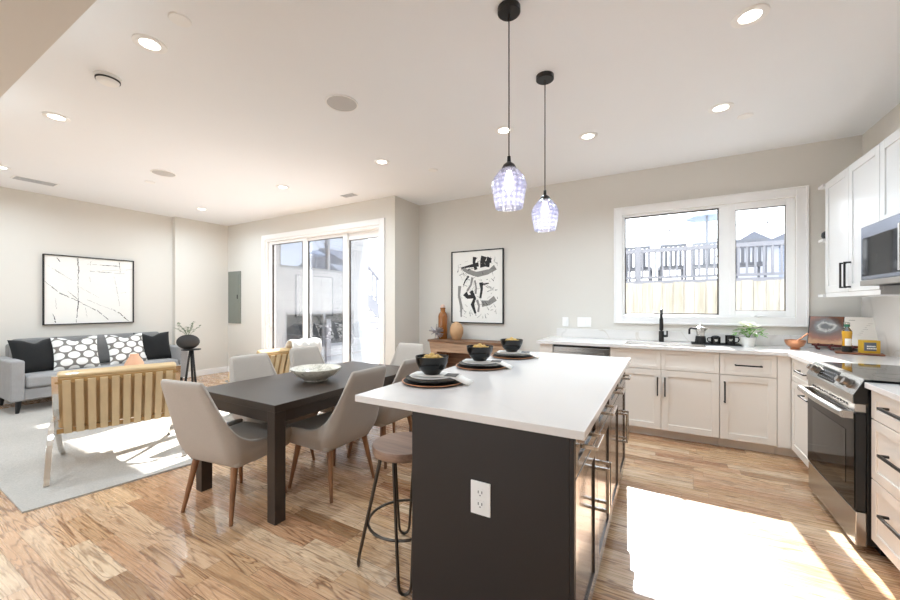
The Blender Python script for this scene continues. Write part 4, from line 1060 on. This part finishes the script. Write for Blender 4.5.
# wide line drawing over the sofa (built in the same local frame, turned to face +x)
pb = thing('framed_picture', 'wide black framed white abstract with thin black lines above sofa', 'picture', (XLN + .001, 2.27, 1.55), R(90))
HW2, HH2 = .525, .51
b = MB(); rect_frame(b, -HW2, HW2, -HH2, HH2, .014, -.04, 0); b.build('frame', 'black_matte', pb, .001)
MB().box(-HW2 + .014, HW2 - .014, -.022, -.001, -HH2 + .014, HH2 - .014).build('canvas', 'art_white', pb)
b = MB(); rnd = random.Random(21)
def L_(px, pz):
    u_ = (px - 65) / (695 - 65); top_ = 65 + (120 - 65) * u_; bot = 568 + (553 - 568) * u_; u2 = u_ * 5.31 / (6.22 - .91 * u_)
    return (-HW2 + u2 * 2 * HW2 if u2 < 1 else HW2, HH2 - (pz - top_) / (bot - top_) * 2 * HH2)
def K_(p, q, w0, c, n=10, jit=.004, k=[0]):
    n = max(n, 14); base_ = splits(L_(*p), L_(*q), n, jit, rnd); i = 0
    while i < n - 1:
        m_ = rnd.randint(1, 4); b.cur = c if rnd.random() < .6 else 1; k[0] += 1
        stroke(b, base_[i:i + m_ + 1], w0 * rnd.uniform(.35, 1.15), w0 * rnd.uniform(.2, .9), -.0224 - .00001 * k[0]); i += m_ if rnd.random() < .75 else m_ + 1
K_((312, 95), (310, 250), .012, 0); K_((310, 250), (312, 400), .008, 0); K_((312, 400), (298, 548), .012, 0); K_((304, 100), (318, 200), .016, 1, 6)
K_((78, 258), (180, 340), .010, 0); K_((180, 340), (320, 405), .014, 0); K_((320, 405), (440, 470), .008, 0); K_((440, 465), (520, 530), .012, 0)
K_((100, 150), (290, 265), .004, 1); K_((150, 180), (210, 215), .006, 0); K_((320, 300), (480, 390), .004, 1); K_((370, 390), (560, 470), .004, 1); K_((540, 455), (600, 490), .010, 1); K_((590, 480), (665, 548), .014, 0)
K_((375, 140), (600, 158), .006, 1); K_((480, 150), (580, 155), .009, 0); K_((390, 190), (650, 212), .006, 0); K_((440, 190), (690, 180), .004, 1); K_((595, 130), (603, 215), .012, 0); K_((400, 120), (395, 150), .005, 1)
K_((165, 95), (182, 122), .012, 0, 4); K_((135, 485), (155, 550), .012, 0, 5); K_((155, 380), (160, 460), .004, 1); K_((360, 445), (375, 520), .004, 1); K_((560, 230), (585, 350), .006, 1); K_((585, 350), (600, 450), .004, 1); K_((390, 230), (395, 265), .005, 1); K_((240, 330), (310, 390), .010, 1); K_((600, 345), (650, 340), .003, 1)
b.build('brush_strokes', ['art_black', 'art_grey'], pb)

# console and its ornaments
CX0, CX1, CY0, CYB, CZ = -2.985, -1.70, 4.56, 4.90, .83
cs = thing('console_table', 'reclaimed wood console table under the brush stroke picture', 'console table', ((CX0 + CX1) / 2, (CY0 + CYB) / 2, 0))
hx, hy = (CX1 - CX0) / 2, (CYB - CY0) / 2
MB().box(-hx, hx, -hy, hy, CZ - .03, CZ).build('tabletop', 'console_dark', cs, .004)
b = MB(); b.prism([(-hx + .02, CZ - .03), (hx - .02, CZ - .03), (hx - .045, CZ - .17), (-hx + .045, CZ - .17)], -hy + .015, hy - .015, axis=1); b.build('apron', 'console_wood', cs, .003)
for s_ in (-1, 1): MB().box(s_ * (hx - .045), s_ * (hx - .15), -hy + .015, hy - .015, .06, CZ - .17).build('leg', 'console_wood', cs, .004)
MB().box(-hx + .03, hx - .03, -hy + .0, hy - .005, 0, .06).build('plinth', 'console_wood', cs, .004)
MB().box(-hx + .15, hx - .15, hy - .03, hy - .015, .06, CZ - .17).build('back_board', 'console_dark', cs)
bt = thing('amber_bottle', 'tall amber bottle with pale stopper on the console', 'bottle', (-2.86, 4.79, CZ))
MB().lathe([(.0005, 0), (.066, 0), (.07, .01), (.07, .33), (.06, .37), (.038, .40), (.036, .44), (.041, .445), (.041, .46), (.0005, .46)], n=36).build('body', 'amber_bottle', bt)
MB().lathe([(.0005, .461), (.034, .461), (.036, .485), (.02, .505), (.0005, .51)], n=24).build('stopper', 'cork_pink', bt)
ev = MB().lathe([(.0005, 0), (.05, 0), (.075, .03), (.098, .10), (.098, .16), (.07, .225), (.03, .25), (.028, .258), (.0005, .25)], n=36).build('egg_vase', 'egg_vase'); ev.location = (-2.60, 4.74, CZ); tag(ev, 'egg shaped tan vase beside the amber bottle', 'vase')
b = MB(); rnd = random.Random(8)
for k in range(26):
    v_ = Vector((rnd.gauss(0, 1), rnd.gauss(0, 1), rnd.gauss(0, 1))).normalized()
    b.cyl((0, 0, 0), v_ * .105, .010, .003, 6); b.ball(v_ * .105, .008, 6, 4)
o = b.build('star_ornament', 'star_metal'); o.location = (-2.87, 4.615, CZ + .112); tag(o, 'spiky metal star ornament in front of the amber bottle', 'ornament')

# ------------------------------------------------------------------ wall plates, panel
def plate(name, label, cat, x, z, w_, h, toggles):
    t = thing(name, label, cat, (x, YW - .0005, z)); MB().box(-w_ / 2, w_ / 2, -.006, 0, -h / 2, h / 2).build('plate', 'white_plastic', t, .002)
    for q in toggles: MB().box(q - .016, q + .016, -.010, -.006, -.033, .033).build('rocker', 'white_plastic', t, .002)
plate('light_switch', 'single white wall switch at the counter end', 'switch', -1.10, 1.115, .075, .12, (0,))
plate('light_switch', 'wide white wall switch nearest the kitchen window', 'switch', -.87, 1.115, .165, .12, (-.046, 0, .046))
ep = thing('electrical_panel', 'grey electrical panel on the wall left of the patio door', 'electrical panel', (-7.33, YP - .0005, 1.48))
MB().box(-.205, .205, -.02, 0, -.51, .51).build('frame', 'panel_grey', ep, .004)
d = MB().box(-.15, .15, -.027, -.02, -.42, .44).build('door', 'panel_grey', ep, .003); MB().box(.11, .135, -.032, -.027, -.03, .05).build('latch', 'dark_slot', d)

# ------------------------------------------------------------------ ceiling fittings
def can(x, y, label, watts=None, z=ZC):
    t = thing('recessed_light', label, 'ceiling light', (x, y, z), 0, 'recessed ceiling lights')
    MB().lathe([(.052, -.0), (.085, -.0), (.085, -.005), (.072, -.009), (.052, -.005)], n=36, closed=True).build('trim_ring', 'trim_white', t)
    MB().lathe([(.0005, -.003), (.052, -.003), (.052, -.001), (.0005, -.001)], n=32).build('lens', 'lamp_lens', t)
    l = bpy.data.lights.new('can', 'AREA'); l.shape = 'DISK'; l.size = .11; l.energy = CAN_WATTS if watts is None else watts; l.color = (.72, .87, 1.0); l.spread = R(165 if x < -2 else 145)
    lo = bpy.data.objects.new('can_lamp', l); COL.objects.link(lo); lo.parent = t; lo.location = (0, 0, -.012)
for x, y, lab in ((-2.70, 1.065, 'recessed ceiling light nearest the smoke detector'), (-4.43, 1.09, 'recessed ceiling light above the near lounge chair'),
                  (-6.60, 1.165, 'recessed ceiling light at the left edge above the sofa arm'), (-6.60, 3.32, 'recessed ceiling light in front of the grey electrical panel wall'),
                  (-4.43, 3.24, 'recessed ceiling light before the patio door'), (-2.70, 3.21, 'recessed ceiling light above the far table end'),
                  (.408, 2.59, 'large bright recessed ceiling light above the kitchen aisle'), (.396, 3.68, 'recessed ceiling light nearest the kitchen window'),
                  (-.617, 3.68, 'recessed ceiling light right of the far pendant'), (-1.254, 3.18, 'recessed ceiling light just behind the near pendant cord')):
    can(x, y, lab, CAN_WATTS * (.55 if x > -2 else 1.0))
for x, y in ((-6.2, -.9), (-4.2, -.9), (-2.2, -.9), (-.2, -.9)):  # unseen lamps added behind the camera to brighten the room
    can(x, y, 'added recessed fill light in the soffit behind the camera', z=2.50, watts=CAN_WATTS)
def disc(name, label, cat, x, y, r, mat, rim, group):
    t = thing(name, label, cat, (x, y, ZC), 0, group)
    MB().lathe([(r - .012, 0), (r, 0), (r, -.006), (r - .004, -.009), (r - .012, -.007)], n=40, closed=True).build('rim', rim, t)
    MB().lathe([(.0005, -.006), (r - .012, -.006), (r - .012, -.001), (.0005, -.001)], n=36).build('grille', mat, t)
disc('ceiling_speaker', 'round white ceiling speaker above the dining table', 'speaker', -2.187, 2.123, .125, 'grille_grey', 'trim_white', 'ceiling speakers')
disc('ceiling_speaker', 'round white ceiling speaker above the living room rug', 'speaker', -5.2, 2.19, .125, 'grille_grey', 'trim_white', 'ceiling speakers')
for x, y, lab in ((-2.325, 1.057, 'flat white sprinkler cover beside the nearest ceiling light'), (-5.73, 2.263, 'flat white sprinkler cover next to the living room speaker'),
                  (-2.347, 3.705, 'flat white sprinkler cover near the picture wall corner'), (.588, 3.94, 'flat white sprinkler cover above the kitchen window')):
    o = MB().lathe([(.0005, -.008), (.05, -.008), (.055, -.004), (.055, 0), (.0005, 0)], n=32).build('sprinkler_cover', 'trim_white'); o.location = (x, y, ZC); tag(o, lab, 'sprinkler cover', 'sprinkler covers')
sm = thing('smoke_detector', 'round white smoke detector with dark slot on ceiling', 'smoke detector', (-3.345, 1.076, ZC))
MB().lathe([(.0005, -.045), (.05, -.045), (.062, -.035), (.066, -.012), (.075, -.010), (.075, 0), (.0005, 0)], n=36).build('body', 'white_plastic', sm)
MB().lathe([(.0635, -.030), (.0675, -.030), (.0680, -.020), (.064, -.020)], n=36, closed=True).build('sensor_slot', 'dark_slot', sm)
def vent(x, y, lx, ly, label):
    t = thing('ceiling_vent', label, 'vent', (x, y, ZC)); MB().box(-lx, lx, -ly, ly, -.006, 0).build('frame', 'trim_white', t, .002)
    b = MB()
    if lx > ly:
        n = 5
        for k in range(n): q = -ly + ly * 2 * (k + .5) / n; b.box(-lx + .02, lx - .02, q - ly / n * .45, q + ly / n * .45, -.008, -.006)
    else:
        n = 5
        for k in range(n): q = -lx + lx * 2 * (k + .5) / n; b.box(q - lx / n * .45, q + lx / n * .45, -ly + .02, ly - .02, -.008, -.006)
    b.build('slot', 'frame_grey', t)
vent(-6.95, 1.52, .09, .20, 'long grey ceiling air vent above the sofa')
vent(-3.93, 3.95, .14, .06, 'small ceiling air vent before the patio door')

# pendants
def pendant(x, y, label):
    t = thing('pendant_lamp', label, 'pendant lamp', (x, y, 0), 0, 'pendant lamps over the island')
    MB().lathe([(.0005, ZC - .03), (.056, ZC - .03), (.06, ZC - .026), (.06, ZC), (.0005, ZC)], n=36).build('canopy', 'black_metal', t)
    MB().cyl((0, 0, 2.105), (0, 0, ZC - .03), .0035, n=8).build('cord', 'black_metal', t)
    MB().lathe([(.0005, 2.125), (.009, 2.12), (.011, 2.09), (.03, 2.075), (.04, 2.055), (.038, 2.05), (.0005, 2.05)], n=28).build('cap', 'black_metal', t)
    s_ = MB().lathe([(.036, .215), (.055, .195), (.078, .165), (.091, .135), (.093, .115), (.088, .085), (.078, .03), (.072, .0), (.069, .0), (.075, .03), (.085, .085), (.09, .115), (.088, .135), (.075, .163), (.053, .193), (.034, .212)], n=64).build('shade', 'pendant_glass', t)
    s_.location = (0, 0, 1.845)
    MB().lathe([(.0005, .0), (.016, .005), (.026, .03), (.027, .05), (.018, .09), (.014, .11), (.0005, .112)], n=20).build('bulb', 'bulb', t).location = (0, 0, 1.935)
    l = bpy.data.lights.new('pendant', 'POINT'); l.energy = .8; l.shadow_soft_size = .03; l.color = (1, .95, .88)
    lo = bpy.data.objects.new('pendant_light', l); COL.objects.link(lo); lo.parent = t; lo.location = (0, 0, 1.89)
pendant(-.716, 1.885, 'nearer faceted glass pendant lamp over the island')
pendant(-.713, 2.568, 'farther faceted glass pendant lamp over the island')
